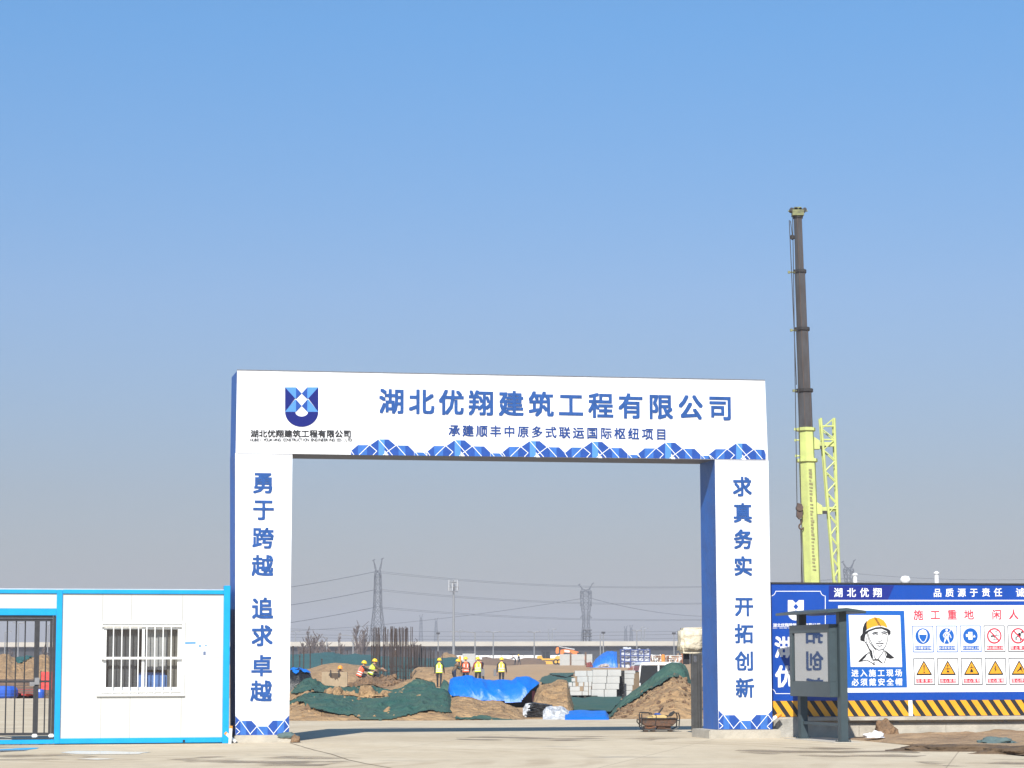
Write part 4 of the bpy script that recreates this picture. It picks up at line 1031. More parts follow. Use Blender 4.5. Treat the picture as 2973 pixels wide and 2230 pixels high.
for k, (zx, zy, w) in enumerate(((830, 1085, .42), (985, 1095, .30), (1340, 1110, .34), (1440, 1085, .45), (1530, 1125, .30), (1750, 1130, .5), (1150, 1150, .35))):
    p = at(*A3(zx, zy), 73.6); lump('earth_clod', 'sandy clod of earth lying on the green net, ' + ['broad one furthest left', 'tilted small one', 'narrow one beside a blocky clod', 'tallest blocky one', 'slim one right of the blocky clod', 'broadest one furthest right', 'flat middle one'][k], 'clod', (p.x, p.y, p.z - .22), (w * .7, .35, .42), soil, 20 + k, amp=.5, sub=3)
mound('low earth step under the two squatting workers', [(1000, 1992), (1015, 1984), (1030, 1981.5), (1100, 1981), (1112, 1985), (1120, 1992)], 127.5, 123.5, 4, soil_dark, amp=.02, seed=90, scale=1, step=3, rows=14, shape=.4)
# grassy tuft and rubbish on the near sand
lump('rock', 'dark broken chunk lying on the sand near the left gate pillar', 'rock', ground(*A3(320, 1545)) + Vector((0, .9, .05)), (.13, .12, .32), soil_dark, 31, amp=.6, sub=3)
lump('litter_bag', 'small pale scrap of sacking on the sand near the left gate pillar', 'litter', ground(*A3(520, 1530)) + Vector((0, .8, .22)), (.12, .08, .1), mat('sacking', (.6, .52, .42), .8, .3, 8), 33, amp=.5, sub=3)
# --- blue tarpaulin bundle
BT = Ridge([(1298, 2012), (1305, 1977), (1316, 1969), (1332, 1965), (1348, 1963), (1372, 1965), (1382, 1972), (1400, 1974), (1445, 1976), (1485, 1976), (1500, 1968), (1515, 1966), (1538, 1968), (1552, 1976), (1567, 1986), (1571, 2000)], 84, 82.3, 4.5, amp=.03, seed=4, scale=1.0, shape=.45, fold=.26, zf=.0)
mk = zl(A4, (1100, 1060), (1150, 780), (1400, 700), (1700, 760), (1843, 760)) + zl(A5, (200, 760), (700, 740), (900, 740), (1060, 860), (1010, 890), (860, 1010), (760, 1120), (690, 1210), (630, 1255), (560, 1270), (430, 1225), (360, 1195), (0, 1200)) + zl(A4, (1740, 1215), (1570, 1155), (1290, 1110), (1160, 1105))
tag(BT.mesh('blue_tarpaulin', tarp_blue, step=1.3, rows=60, mask=lambda x, y: inside(mk, x, y)), 'large bright blue tarpaulin wrapped over stacked goods amid the mounds', 'tarpaulin')
t = thing('stacked_goods', 'dark goods showing under the lifted right end of the big blue tarpaulin', 'stacked goods', (at(*A5(800, 1250), 84).x, 84.2, 0))
mb = MB(); x0 = at(*A5(560, 1200), 84).x - t.location.x; x1 = at(*A5(960, 1200), 84).x - t.location.x
mb.box(x0 - 1.5, x1 - .02, -.3, 1.2, .04, .80); mb.build('boxes', mat('dark_red_boxes', (.05, .02, .022), .7, .4, 4), t, bevel=.03)
mb = MB(); mb.box(x1 - .14, x1 - .04, -.33, -.305, .2, .55); mb.build('red_label', mat('red_print', (.5, .12, .16), .6, .3, 6), t)
# --- mid mounds right of the tarp
mound('rough sandy mound between the blue tarpaulin and the block stacks', [(1538, 2062), (1546, 2042), (1552, 2018), (1560, 1998), (1568, 1988), (1578, 1987), (1600, 1984), (1620, 1976), (1636, 1974), (1646, 1978), (1652, 1998), (1660, 2030), (1668, 2060)], 78, 70.5, 4, amp=.16, seed=12, scale=1.6, step=1.6)
mound('low brown mound in front of the blue tarpaulin', [(1300, 2050), (1310, 2028), (1330, 2022), (1372, 2026), (1402, 2035), (1430, 2034), (1455, 2035), (1470, 2044), (1500, 2056), (1520, 2074), (1545, 2092)], 70, 65.4, 4, soil_dark if False else soil, amp=.10, seed=15, scale=1.8, step=1.6)
LN = Ridge([(1310, 2066), (1340, 2068), (1400, 2070), (1440, 2074), (1480, 2080), (1500, 2090)], 67.6, 65.1, 2, .06, 3, 1.5, .7, None, .08)
tag(LN.mesh('dust_net', net_green, step=1.5, rows=20), 'strip of green net along the road edge below the brown mound', 'netting')
# --- black sheets, white film, blue sheet at the road edge
def pile(name, label, cat, crest, Dc, Df, back, m, amp, seed, fold, zf=None, shape=.5, mask=None, lift=0):
    r = Ridge(crest, Dc, Df, back, amp, seed, 2.2, shape, zf, fold)
    return tag(r.mesh(name, m, step=1.0, rows=30, mask=mask, lift=lift), label, cat)
t = thing('sheet_stack', 'untidy stack of black plastic sheets at the road edge', 'stack', ground(*A5(1000, 1505)) + Vector((0, .7, 0)), R(-8))
rnd = random.Random(4)
for k in range(9):
    mb = MB(); w = .62 - .012 * k; M = Matrix.Translation((.0 + .010 * k + rnd.uniform(-.02, .02), rnd.uniform(-.03, .03), .03 + .042 * k)) @ Matrix.Rotation(R(8 + rnd.uniform(-4, 4)), 4, 'Y') @ Matrix.Rotation(R(rnd.uniform(-9, 9)), 4, 'Z')
    mb.box(-w / 2, w / 2, -.3, .3, -.015, .017, 0, M); mb.build('sheet', black_sheet, t)
film = mat('white_film', (.72, .73, .75), .35, .35, 6, 1.0, 6, col2=(.30, .31, .32))
pile('plastic_film', 'crumpled white plastic film left of the black sheet stack', 'plastic film', [(1518, 2058), (1526, 2046), (1540, 2043), (1549, 2047), (1554, 2056)], 69, 68.2, .8, film, .10, 2, .22, shape=.8)
pile('plastic_film', 'crumpled white plastic film spread right of the black sheet stack', 'plastic film', [(1576, 2066), (1586, 2054), (1600, 2051), (1612, 2056), (1632, 2056), (1650, 2068), (1668, 2080), (1690, 2090)], 67.6, 65.6, 1.5, film, .10, 6, .22, shape=.9)
t = thing('black_crate', 'low black crate lying in the white plastic film', 'crate', ground(*A5(1375, 1480)) + Vector((0, .12, 0)), R(-3))
mb = MB(); rect_frame(mb, -.20, .20, .02, .19, .025, -.02, .3); mb.box(-.175, .175, .0, .28, .045, .165); mb.build('shell', black_sheet, t, bevel=.006)
mb = MB(); mb.box(-.5, .35, -.05, .3, 0, .018); mb.build('base_sheet', black_sheet, t)
pile('blue_sheet', 'blue plastic sheet lying low at the foot of the right hand mound', 'plastic sheet', [(1640, 2068), (1655, 2064), (1690, 2062), (1720, 2064), (1758, 2064), (1768, 2078)], 68, 65.2, 2.2, tarp_blue, .03, 8, .07)
# --- right hand mound with net
RM = Ridge([(1745, 2092), (1765, 2086), (1785, 2070), (1820, 2047), (1860, 2018), (1900, 1990), (1925, 1976), (1950, 1964), (1962, 1960), (1972, 1962), (1985, 1970), (2000, 1985), (2030, 1992), (2070, 2000)], 71.5, 66.0, 5, .12, 21, 1.4, .8)
tag(RM.mesh('earth_mound', soil, step=2.2, rows=36), 'tall brown earth mound beside the retractable gate', 'earth mound')
RN = Ridge([(1750, 2088), (1775, 2066), (1800, 2040), (1830, 2012), (1865, 1988), (1890, 1968), (1915, 1946), (1935, 1930), (1950, 1924), (1978, 1926), (1990, 1934), (1998, 1950), (2004, 1975), (2020, 1985)], 73.5, 72.0, 3.5, .05, 23, 1.2, .4, 0, .16)
mk2 = zl(A6, (600, 1380), (800, 1150), (1050, 920), (1250, 790), (1450, 640), (1640, 520), (1830, 530), (1900, 600), (1940, 850), (1830, 900), (1790, 850), (1780, 740), (1720, 720), (1640, 740), (1560, 800), (1480, 850), (1300, 930), (1100, 1080), (950, 1150), (860, 1220), (720, 1350), (690, 1380))
net('folded green net running up the ridge of the tall right hand mound', RM, zl(A6, (560, 1400), (800, 1120), (1050, 900), (1450, 640), (1700, 600), (1760, 740), (1640, 745), (1480, 850), (1300, 930), (1100, 1080), (860, 1220), (710, 1375)), fold=.28, lift=.02)
tag(RN.mesh('dust_net', net_green, step=1.2, rows=50, mask=lambda x, y: inside(mk2, x, y)), 'bunched green net on the crest of the tall right hand mound', 'netting')
# --- nets lying on flat ground behind (right half)
def flat_net(label, poly, m=None, z=.05, seed=0, fold=.06, D=None):
    xs = [p[0] for p in poly]; ysv = [p[1] for p in poly]
    b = MB(); nx, ny = 70, 26; x0, x1, y0, y1 = min(xs), max(xs), min(ysv), max(ysv); idx = {}
    def P(px, py):
        if D: p = at(px, py, D[0] + (D[1] - D[0]) * (py - y0) / (y1 - y0))
        else:
            p = ground(px, py)
            for _ in range(6): p = ground(px, py, gz(p.y) + z)
        w = noise.noise(Vector((p.x * .9 + seed, p.y * .35, 0))) * fold; p.z += abs(w); return p
    def vid(j, i):
        if (j, i) not in idx: idx[(j, i)] = len(b.v); b.v.append(tuple(P(x0 + (x1 - x0) * i / nx, y1 + (y0 - y1) * j / ny)))
        return idx[(j, i)]
    for j in range(ny):
        for i in range(nx):
            cx_, cy_ = x0 + (x1 - x0) * (i + .5) / nx, y1 + (y0 - y1) * (j + .5) / ny
            if inside(poly, cx_ + 4 * noise.noise(Vector((cx_ * .08, cy_ * .2, seed))), cy_ + 1.5 * noise.noise(Vector((cx_ * .1, cy_ * .2, seed + 3)))):
                b.f.append((vid(j, i), vid(j, i + 1), vid(j + 1, i + 1), vid(j + 1, i))); b.m.append(0)
    return tag(b.build('dust_net', m or net_green, smooth=True, fix=False), label, 'netting')
flat_net('green net laid on the flat ground behind the block stacks', zl(A5, (1180, 720), (1300, 640), (1500, 622), (2000, 622), (2600, 640), (2600, 700), (1800, 680), (1640, 710), (1510, 775), (1330, 740)), z=.30, seed=1)
flat_net('worn green net on the sand left of the block stacks', zl(A5, (1000, 850), (1080, 770), (1200, 735), (1450, 790), (1640, 770), (1640, 890), (1450, 880), (1100, 890)), z=.30, seed=4)
flat_net('dark green net on the ground under and before the block stacks', zl(A6, (90, 1060), (900, 1060), (880, 1130), (700, 1290), (180, 1260), (100, 1130)), z=.10, seed=7, fold=.12)
# --- middle ground banks
mound('low tan bank in front of the far green netting', [(845, 1945), (900, 1942), (940, 1930), (970, 1925), (1000, 1925), (1030, 1930), (1060, 1933), (1085, 1932), (1100, 1944)], 175, 160, 14, amp=.2, seed=30, scale=.6, step=5, rows=12)
mound('sandy cut bank right of the rebar columns', [(1190, 1960), (1202, 1945), (1215, 1938), (1250, 1936), (1285, 1938), (1320, 1936), (1345, 1945), (1360, 1975)], 160, 148, 8, amp=.25, seed=33, scale=.6, step=4, rows=16, shape=.4)
mound('sand pile with a pointed top behind the green netting', [(1270, 1912), (1280, 1908), (1289, 1896), (1297, 1894), (1304, 1898), (1318, 1900), (1330, 1908)], 240, 230, 10, amp=.2, seed=36, scale=.5, step=3, rows=12)
mound('long grey brown earth bank beyond the workers', [(1380, 1922), (1395, 1908), (1412, 1906), (1435, 1912), (1470, 1912), (1500, 1918), (1525, 1910), (1560, 1912), (1585, 1922)], 420, 400, 18, soil_dark, amp=.3, seed=38, scale=.3, step=4, rows=10)
FN = Ridge([(800, 1902), (860, 1899), (905, 1899), (925, 1897), (950, 1895), (975, 1898), (990, 1901), (1040, 1901), (1080, 1903), (1095, 1910)], 235, 200, 20, .25, 40, .5, .6)
tag(FN.mesh('dust_net', net_far, step=2, rows=20), 'wide far bank under teal netting at the left', 'netting')
FN2 = Ridge([(1085, 1910), (1120, 1906), (1200, 1910), (1255, 1912), (1295, 1911), (1310, 1908), (1328, 1909), (1336, 1920)], 215, 190, 12, .2, 43, .5, .6)
tag(FN2.mesh('dust_net', net_far, step=2, rows=16), 'far teal netted bank behind the rebar columns', 'netting')
pile('dust_net', 'small heap of dark green net near the lime vested worker', 'netting', [(1278, 1995), (1284, 1980), (1289, 1973), (1297, 1978), (1304, 1987), (1308, 1996)], 132, 130.5, 2, net_green, .05, 50, .08)
# dark tarped pile at left
DP = Ridge([(825, 1950), (838, 1943), (851, 1944), (862, 1942), (869, 1940), (876, 1946), (890, 1948), (902, 1956), (906, 1970), (910, 1992)], 106, 104.5, 3, .04, 52, 1.4, .4, None, .22)
tag(DP.mesh('black_covered_pile', black_sheet, step=1, rows=40), 'pile covered in black sheeting at the left behind the nets', 'covered pile')
net('pieces of blue tarpaulin on top of the black covered pile', DP, zl(A3, (60, 640), (130, 600), (240, 605), (230, 680), (180, 720), (110, 660)) + zl(A3, (240, 600), (300, 620), (440, 630), (450, 700), (380, 680), (320, 690), (280, 650)), fold=.22, lift=.10, step=1, rows=40, m=tarp_blue, name='blue_tarpaulin', cat='tarpaulin')
# concrete-faced formwork box with stain
fb = at(*A3(870, 950), 118); t = thing('formwork_box', 'square weathered plywood formwork box with dark drips down its face', 'formwork', (fb.x, 118, gz(118)), R(3))
wx = at(*A3(1092, 800), 118).x - fb.x; wl_ = at(*A3(640, 800), 118).x - fb.x; zt_ = at(*A3(870, 682), 118).z
mb = MB(); mb.box(wl_, wx, 0, .03, 0, zt_); mb.box(wl_, wl_ + .03, .03, 1.2, 0, zt_); mb.box(wx - .03, wx, .03, 1.2, 0, zt_); mb.box(wl_ + .03, wx - .03, 1.17, 1.2, 0, zt_)
mb.build('panels', mat('weathered_plywood', (.40, .31, .20), .8, .35, 2.5, stretch=(1, 1, .4)), t)
mb = MB(); S_ = lambda zx, zy: (at(*A3(zx, zy), 118).x - fb.x, -.004, at(*A3(zx, zy), 118).z - t.location.z)
mb.face([S_(*q) for q in ((760, 740), (780, 700), (960, 700), (985, 740), (950, 790), (930, 780), (935, 860), (915, 800), (880, 830), (860, 790), (820, 800), (800, 770))]); mb.build('drip_stain', mat('drip_stain', (.10, .07, .045), .8, .4, 6), t)
for zx in (800, 945):
    mb = MB(); a = S_(zx, 650); b = S_(zx, 770); mb.box(a[0] - .03, a[0] + .03, -.05, -.008, b[2], a[2]); mb.build('clamp', hazard_black, t)
# rebar: starter bars of the columns, many thin bars
rebar_m = mat('rusty_rebar', (.060, .040, .032), .8, .4, 10)
def rebar_column(label, px, py_top, py_bot, D, bars, rad, ring=.42, hoops=3, jitter=.03, seed=0):
    r_ = random.Random(seed); b = at(px, py_bot, D); tp = at(px, py_top, D)
    z0 = gz(D); t = thing('rebar_column', label, 'rebar', (b.x, D, z0), 0, 'rebar starter columns on the site')
    for k in range(bars):
        a = 2 * math.pi * k / bars + .3; x, y = ring * math.cos(a), ring * math.sin(a)
        h = (tp.z - z0) * (1 - r_.random() * .05)
        m = MB(); m.bar((x, y, 0), (x + r_.uniform(-jitter, jitter), y + r_.uniform(-jitter, jitter), h), rad, 5); m.build('bar', rebar_m, t)
    for k in range(hoops):
        z = max(.3, b.z - z0) + .35 * k
        m = MB(); m.tube([(ring * 1.05 * math.cos(2 * math.pi * j / 12), ring * 1.05 * math.sin(2 * math.pi * j / 12), z) for j in range(13)], rad * .8, 4); m.build('hoop', rebar_m, t)
for k, (px, top, D, bars, rad, ring, lab) in enumerate(((1085.5, 1817, 150, 5, .036, .10, 'tall narrow rebar bundle at the left edge of the cluster'), (1099, 1817, 152, 5, .020, .22, 'loose thin rebar column second from the left'), (1110, 1818, 150, 7, .030, .26, 'tall rebar column left of the white helmeted worker'),
        (1128, 1822, 160, 4, .022, .30, 'sparse rebar column behind the cluster middle'), (1140, 1817, 148, 6, .032, .12, 'dense narrow rebar bundle at the cluster middle'), (1152, 1818, 155, 5, .022, .25, 'thin rebar column beside the white helmeted worker'),
        (1163, 1818, 150, 9, .038, .26, 'thick dark rebar column right of the white helmeted worker'), (1172, 1819, 152, 5, .022, .25, 'slim rebar column third from the right'), (1186, 1818, 150, 5, .036, .16, 'tall narrow rebar bundle at the right edge of the cluster'), (1118, 1835, 190, 6, .03, .5, 'short rebar column far behind the cluster'))):
    rebar_column(lab, px, top, 1965, D, bars, rad * .62, ring * 1.15, 2, .07, k)
for k, (px, top, bars, rad, ring) in enumerate(((1193, 1872, 8, .045, .45), (1206, 1868, 9, .05, .5), (1219, 1874, 6, .04, .5), (1231, 1878, 6, .035, .5), (1243, 1884, 5, .03, .5), (1098, 1870, 6, .05, .5), (1150, 1868, 7, .05, .55), (1255, 1888, 4, .03, .5), (1272, 1890, 4, .03, .4))):
    rebar_column('short rebar column in the row behind, ' + ['just right of the tall cluster', 'the darkest of the row', 'third from the tall cluster', 'fourth from the tall cluster', 'fifth from the tall cluster', 'behind the left of the tall cluster', 'behind the middle of the tall cluster', 'seventh and low', 'last and lowest before the sand pile'][k], px, top, 1934, 195, bars, rad * .75, ring, 1, .08, 40 + k)
for k, (px, top, bot) in enumerate(((851, 1878, 1935), (870, 1905, 1934), (881, 1882, 1935), (901, 1878, 1935), (934, 1915, 1950), (880, 1890, 1915), (925, 1892, 1910), (953, 1890, 1906), (974, 1884, 1905), (990, 1888, 1904), (1008, 1890, 1903))):
    D = 178 if bot > 1930 else 232
    b = at(px, bot, D); tp = at(px, top, D)
    t = thing('steel_stake', 'thin dark steel stake in the left netted ground, ' + ['tall one by the gate pillar', 'short one with pale rag', 'tall one next to the short one', 'tall one furthest right in front', 'single slanted one by the formwork box', 'faint one far left', 'faint one below the bare trees', 'faint one mid bank', 'taller faint one mid bank', 'faint one right of the taller one', 'faint one near the street lamp'][k], 'stake', (b.x, D, gz(D)), 0, 'steel stakes in the netted ground')
    m = MB(); m.bar((0, 0, 0), (.02 * (k % 3 - 1), 0, tp.z - gz(D)), .045, 6); m.build('rod', rebar_m, t)
    m = MB(); m.bar((.02 * (k % 3 - 1), 0, tp.z - gz(D)), (.02 * (k % 3 - 1), 0, tp.z - gz(D) + .06), .07, 6); m.build('cap', rebar_m, t)
# --- aerated block stacks
block_m = mat('aerated_block', (.43, .44, .43), .85, .12, 2.5, .3, 20)
def block(name, label, xa, xb, za, zb_, y, d, group='aerated concrete blocks stacked on the net'):
    b = MB(); c = ((xa + xb) / 2, y + d / 2); b.box(xa - c[0], xb - c[0], -d / 2, d / 2, 0, zb_ - za); o = b.build(name, block_m, bevel=.008); o.location = (c[0], c[1], za)
    return tag(o, label, 'block', group)
BD = 102.0; bx = lambda a: at(A6(a, 800)[0], 1980, BD).x; bz = lambda b: at(1750, A6(0, b)[1], BD).z
def blk_cells(rows, y, d, what):
    n = 0
    for z0, z1, cells in rows:
        for a, b in cells:
            n += 1
            block('concrete_block', what, bx(a) + .006, bx(b) - .006, bz(z1) + .004, bz(z0) - .003, y, d)
main = [(640, 738, ((470, 684), (688, 895))), (738, 845, ((462, 676), (680, 872))), (845, 935, ((455, 660), (664, 862))), (935, 1055, ((445, 636), (640, 826)))]
blk_cells(main, BD, .9, 'pale grey block in the tall middle stack')
blk_cells([(640, 738, ((470, 684), (688, 895))), (738, 845, ((470, 684), (688, 895))), (845, 935, ((470, 684), (688, 895))), (935, 1055, ((470, 684), (688, 895)))], BD + .95, .9, 'pale grey block in the rear of the tall middle stack')
blk_cells([(655, 740, ((205, 385), (389, 480))), (740, 830, ((240, 400), (404, 470)))], BD + .5, .6, 'pale grey block high in the ragged left stack')
blk_cells([(765, 820, ((150, 208),)), (828, 890, ((105, 160), (164, 210), (255, 325))), (855, 955, ((45, 118),)), (890, 960, ((125, 275), (330, 400))), (960, 1025, ((50, 122), (126, 305), (309, 400))), (820, 890, ((340, 400), (404, 450))), (890, 1025, ((405, 440),))], BD - .1, .5, 'pale grey block low in the ragged left stack')
blk_cells([(655, 705, ((965, 1135),)), (705, 780, ((955, 1120),)), (780, 880, ((950, 1110),)), (880, 960, ((945, 1090),)), (960, 1055, ((940, 1075),))], BD + 1.6, .9, 'pale grey block in the right stack beside the van')
t = thing('timber_pallet', 'dark timber pallets carrying the pale block stacks', 'pallet', (bx(450), BD - .1, 0))
m = MB(); m.box(bx(45) - bx(450), bx(850) - bx(450), 0, 1.9, .0, .04); m.build('runners', mat('dark_timber', (.05, .045, .035), .8, .4, 8), t)
for k in range(8):
    m = MB(); x = bx(60 + 100 * k) - bx(450); m.box(x, x + .5, -.02, 1.9, .045, bz(1055) if k > 3 else bz(1027)); m.build('deck_board', MATS['dark_timber'], t)
t = thing('gap_shade', 'tall black sheet standing in for the shaded gap between the block stacks', 'panel', (bx(900), BD + .9, 0))  # black sheets added to colour the shaded gap between the stacks
m = MB(); m.box(bx(868) - bx(900), bx(958) - bx(900), 0, .05, 0, bz(655)); m.build('sheet', black_sheet, t); m = MB(); m.box(bx(826) - bx(900), bx(872) - bx(900), -.6, -.5, 0, bz(870)); m.build('sheet', black_sheet, t)

# loose clods scattered over the heaps
def clods(r, n_, seed, m, label, size=.06):
    r_ = random.Random(seed); b = bmesh.new(); x0, x1 = r.crest[0][0], r.crest[-1][0]
    for _ in range(n_):
        px = r_.uniform(x0, x1); t = r_.uniform(.05, 1.0); p = r.point(px, t); s_ = size * r_.uniform(.4, 1.5) * r_.uniform(.5, 1.2)
        g = bmesh.ops.create_icosphere(b, subdivisions=1, radius=s_, matrix=Matrix.Translation(p))
        for v in g['verts']: v.co += Vector((r_.uniform(-1, 1), r_.uniform(-1, 1), r_.uniform(-1, 1))) * s_ * .35
    me = bpy.data.meshes.new('loose_clods'); b.to_mesh(me); b.free(); me.materials.append(m); o = bpy.data.objects.new('loose_clods', me); COL.objects.link(o)
    tag(o, label, 'clods', kind='stuff')
clods(L1, 260, 1, soil, 'loose clods on the sandy mound along the road edge', .05)
clods(RM, 260, 2, soil_dark, 'loose clods on the tall right hand earth mound', .05)
clods(M3, 160, 3, soil_dark, 'loose clods on the dark brown heap', .08)
# ================================================================== PEOPLE
skin_m = mat('skin', (.45, .25, .16), .6); shoe_m = mat('shoes', (.03, .028, .025), .6)
dark_cloth = mat('dark_cloth', (.025, .027, .035), .9, .3, 8); navy_cloth = mat('navy_cloth', (.02, .03, .07), .9, .3, 8)
camo = mat('camouflage_cloth', (.20, .14, .09), .9, .6, 9, col2=(.055, .04, .03)); red_cloth = mat('red_cloth', (.35, .03, .035), .9, .2, 6); khaki = mat('khaki_cloth', (.20, .15, .09), .9, .3, 6)
vest_lime = mat('vest_lime', (.62, .80, .05), .75, .15, 6); vest_orange = mat('vest_orange', (.90, .13, .05), .75, .15, 6); vest_yellow = mat('vest_yellow', (.85, .58, .07), .75, .15, 6)
band_m = mat('reflective_band', (.72, .74, .70), .35)
helmet_yellow = mat('helmet_yellow', (.85, .55, .02), .3); helmet_orange = mat('helmet_orange', (.85, .30, .03), .3); helmet_white = mat('helmet_white', (.82, .82, .82), .3)
def skin_body(chains, mats, zone):
    """one continuous surface grown from a joint skeleton with the Skin modifier"""
    verts, edges, rad, zn = [], [], [], []
    def add(p, r, z): verts.append(tuple(p)); rad.append(r); zn.append(z); return len(verts) - 1
    ids = {}
    for name, par, p, r, z in chains:
        ids[name] = add(p, r, z)
        if par is not None: edges.append((ids[par], ids[name]))
    me = bpy.data.meshes.new('person'); me.from_pydata(verts, edges, [])
    o = bpy.data.objects.new('person', me); COL.objects.link(o)
    sk = o.modifiers.new('skin', 'SKIN'); sk.use_smooth_shade = True
    lay = me.skin_vertices[0].data
    for k, v in enumerate(lay):
        v.radius = rad[k] if isinstance(rad[k], tuple) else (rad[k], rad[k]); v.use_root = (k == 0)
    sb = o.modifiers.new('sub', 'SUBSURF'); sb.levels = 1; sb.render_levels = 1
    dg = bpy.context.evaluated_depsgraph_get(); dg.update()
    m2 = bpy.data.meshes.new_from_object(o.evaluated_get(dg)); bpy.data.objects.remove(o); bpy.data.meshes.remove(me)
    for m in mats: m2.materials.append(m)
    V = [Vector(v) for v in verts]
    segs = [(V[a], V[b], zn[b]) for a, b in edges]
    m2.materials.clear()
    for m in mats: m2.materials.append(m)
    for p in m2.polygons:
        best, bz_ = 1e9, 0
        for a, b, z in segs:
            ab = b - a; t = max(0, min(1, (p.center - a).dot(ab) / max(1e-9, ab.length_squared))); d = (p.center - (a + ab * t)).length
            if d < best: best, bz_ = d, z
        p.material_index = bz_; p.use_smooth = True
    m2.name = 'person'; o = bpy.data.objects.new('person', m2); COL.objects.link(o); return o
def person(label, loc, rz, jacket, trousers, vest=None, helmet=None, lean=4, legs=((6, 4), (-6, 8)), arms=((8, 15), (-5, 20)), head_turn=0, height=1.72, hold=None, group='site workers'):
    # faces +y in its own frame; angles in degrees: legs (hip flex, knee flex), arms (shoulder swing, elbow flex)
    s = height / 1.75; ch = []
    L = R(lean)
    def legpts(side, hip, knee):
        h = Vector((side * .095, 0, 0)); a = R(hip); b = R(hip - knee)
        k = h + Vector((side * .02, math.sin(a) * .43, -math.cos(a) * .43)); an = k + Vector((0, math.sin(b) * .42, -math.cos(b) * .42))
        return h, k, an, b
    LP = [legpts(sd, *legs[i]) for i, sd in enumerate((-1, 1))]
    low = min(p[2].z for p in LP); pz = -low + .085
    up = lambda d, x=0, y=0: Vector((x, math.sin(L) * d + math.cos(L) * y, pz + math.cos(L) * d - math.sin(L) * y))
    J, T, S, B = 1, 2, 0, 3
    ch.append(('pelvis', None, (0, 0, pz), (.15, .105), T))
    ch.append(('waist', 'pelvis', up(.17), (.145, .10), J)); ch.append(('chest', 'waist', up(.36), (.165, .115), J)); ch.append(('upper', 'chest', up(.46), (.13, .09), J))
    ch.append(('neck', 'upper', up(.54, 0, .01), (.055, .06), S))
    hl = L * .35
    hd = lambda d, y=0: up(.54, 0, .01) + Vector((0, math.sin(hl) * d + y * math.cos(hl), math.cos(hl) * d - y * math.sin(hl)))
    ch.append(('jaw', 'neck', hd(.075, .025), (.066, .075), S)); ch.append(('brow', 'jaw', hd(.15, .012), (.078, .095), S)); ch.append(('crown', 'brow', hd(.215, -.002), (.055, .066), S))
    ch.append(('nose', 'jaw', hd(.085, .115), (.014, .016), S))
    for i, sd in enumerate((-1, 1)):
        n = 'lr'[i]; h, k, an, b = LP[i]; o_ = Vector((0, 0, pz))
        ch.append(('hip' + n, 'pelvis', o_ + h + Vector((0, 0, -.03)), (.098, .1), T)); ch.append(('thigh' + n, 'hip' + n, o_ + h.lerp(k, .5), (.085, .088), T)); ch.append(('knee' + n, 'thigh' + n, o_ + k, (.062, .066), T))
        ch.append(('calf' + n, 'knee' + n, o_ + k.lerp(an, .4), (.062, .066), T)); ch.append(('ankle' + n, 'calf' + n, o_ + an, (.046, .05), T))
        ch.append(('heel' + n, 'ankle' + n, o_ + an + Vector((0, .02, -.045)), (.045, .04), B)); ch.append(('toe' + n, 'heel' + n, o_ + an + Vector((sd * .02, .17, -.055)), (.042, .03), B))
        sa, ea = arms[i]; a = R(sa) + L * .2; e = R(sa + ea) + L * .2
        sh = up(.44, sd * .20); el = sh + Vector((sd * .05, math.sin(a) * .29, -math.cos(a) * .29)); wr = el + Vector((sd * .01 - sd * .03 * min(1, ea / 60), math.sin(e) * .26, -math.cos(e) * .26))
        ch.append(('shoulder' + n, 'upper', sh, (.068, .068), J)); ch.append(('elbow' + n, 'shoulder' + n, el, (.05, .05), J)); ch.append(('wrist' + n, 'elbow' + n, wr, (.033, .036), J))
        d = (wr - el).normalized(); pm = wr + d * .075; sid = Vector((0, 1, 0)) - d * d.y
        sid = sid.normalized() if sid.length > .1 else Vector((0, 0, 1))
        ch.append(('palm' + n, 'wrist' + n, pm, (.03, .042), S))
        for f, (off, ln) in enumerate(((-.032, .06), (-.011, .075), (.011, .08), (.032, .07))):
            q = pm + sid * off + d * .035; ch.append(('f%d%s' % (f, n), 'palm' + n, q, .011, S)); ch.append(('g%d%s' % (f, n), 'f%d%s' % (f, n), q + d * ln * .8 - Vector((sd * .02, 0, 0)), .009, S))
        q = wr + d * .04 + sid * .045; ch.append(('t' + n, 'palm' + n, q, .012, S)); ch.append(('u' + n, 't' + n, q + d * .05 + sid * .01, .010, S))
    ch = [(a, b, Vector(p) * s, tuple(x * s for x in (r if isinstance(r, tuple) else (r, r))), z) for a, b, p, r, z in ch]
    o = skin_body(ch, [skin_m, jacket, trousers, shoe_m], None)
    o.location = loc; o.rotation_euler = (0, 0, rz); tag(o, label, 'person', group)
    if vest:
        def ring(d, rx, ry, yo=0): return [(up(d, math.cos(2 * math.pi * k / 20) * rx, math.sin(2 * math.pi * k / 20) * ry + yo) * s) for k in range(20)]
        m = MB(); rs = [ring(-.07, .205, .16), ring(.05, .198, .15), ring(.17, .195, .145), ring(.30, .205, .15), ring(.40, .195, .145), ring(.47, .15, .11), ring(.52, .10, .08)]
        m.quadstrip(rs, 0, cap=False); v = m.build('vest', vest, o, smooth=True)
        m = MB()
        for d in (.03, .15): m.quadstrip([ring(d - .02, .203, .156), ring(d + .025, .202, .154)], 0, cap=False)
        for x in (-.1, .1):
            for sy in (-1, 1):
                m.face([up(dd, xx, sy * yy) * s for dd, xx, yy in ((.19, x - .022, .144), (.19, x + .022, .144), (.40, x + .022, .139), (.40, x - .022, .139))])
        m.build('reflective_band', band_m, v, smooth=False)
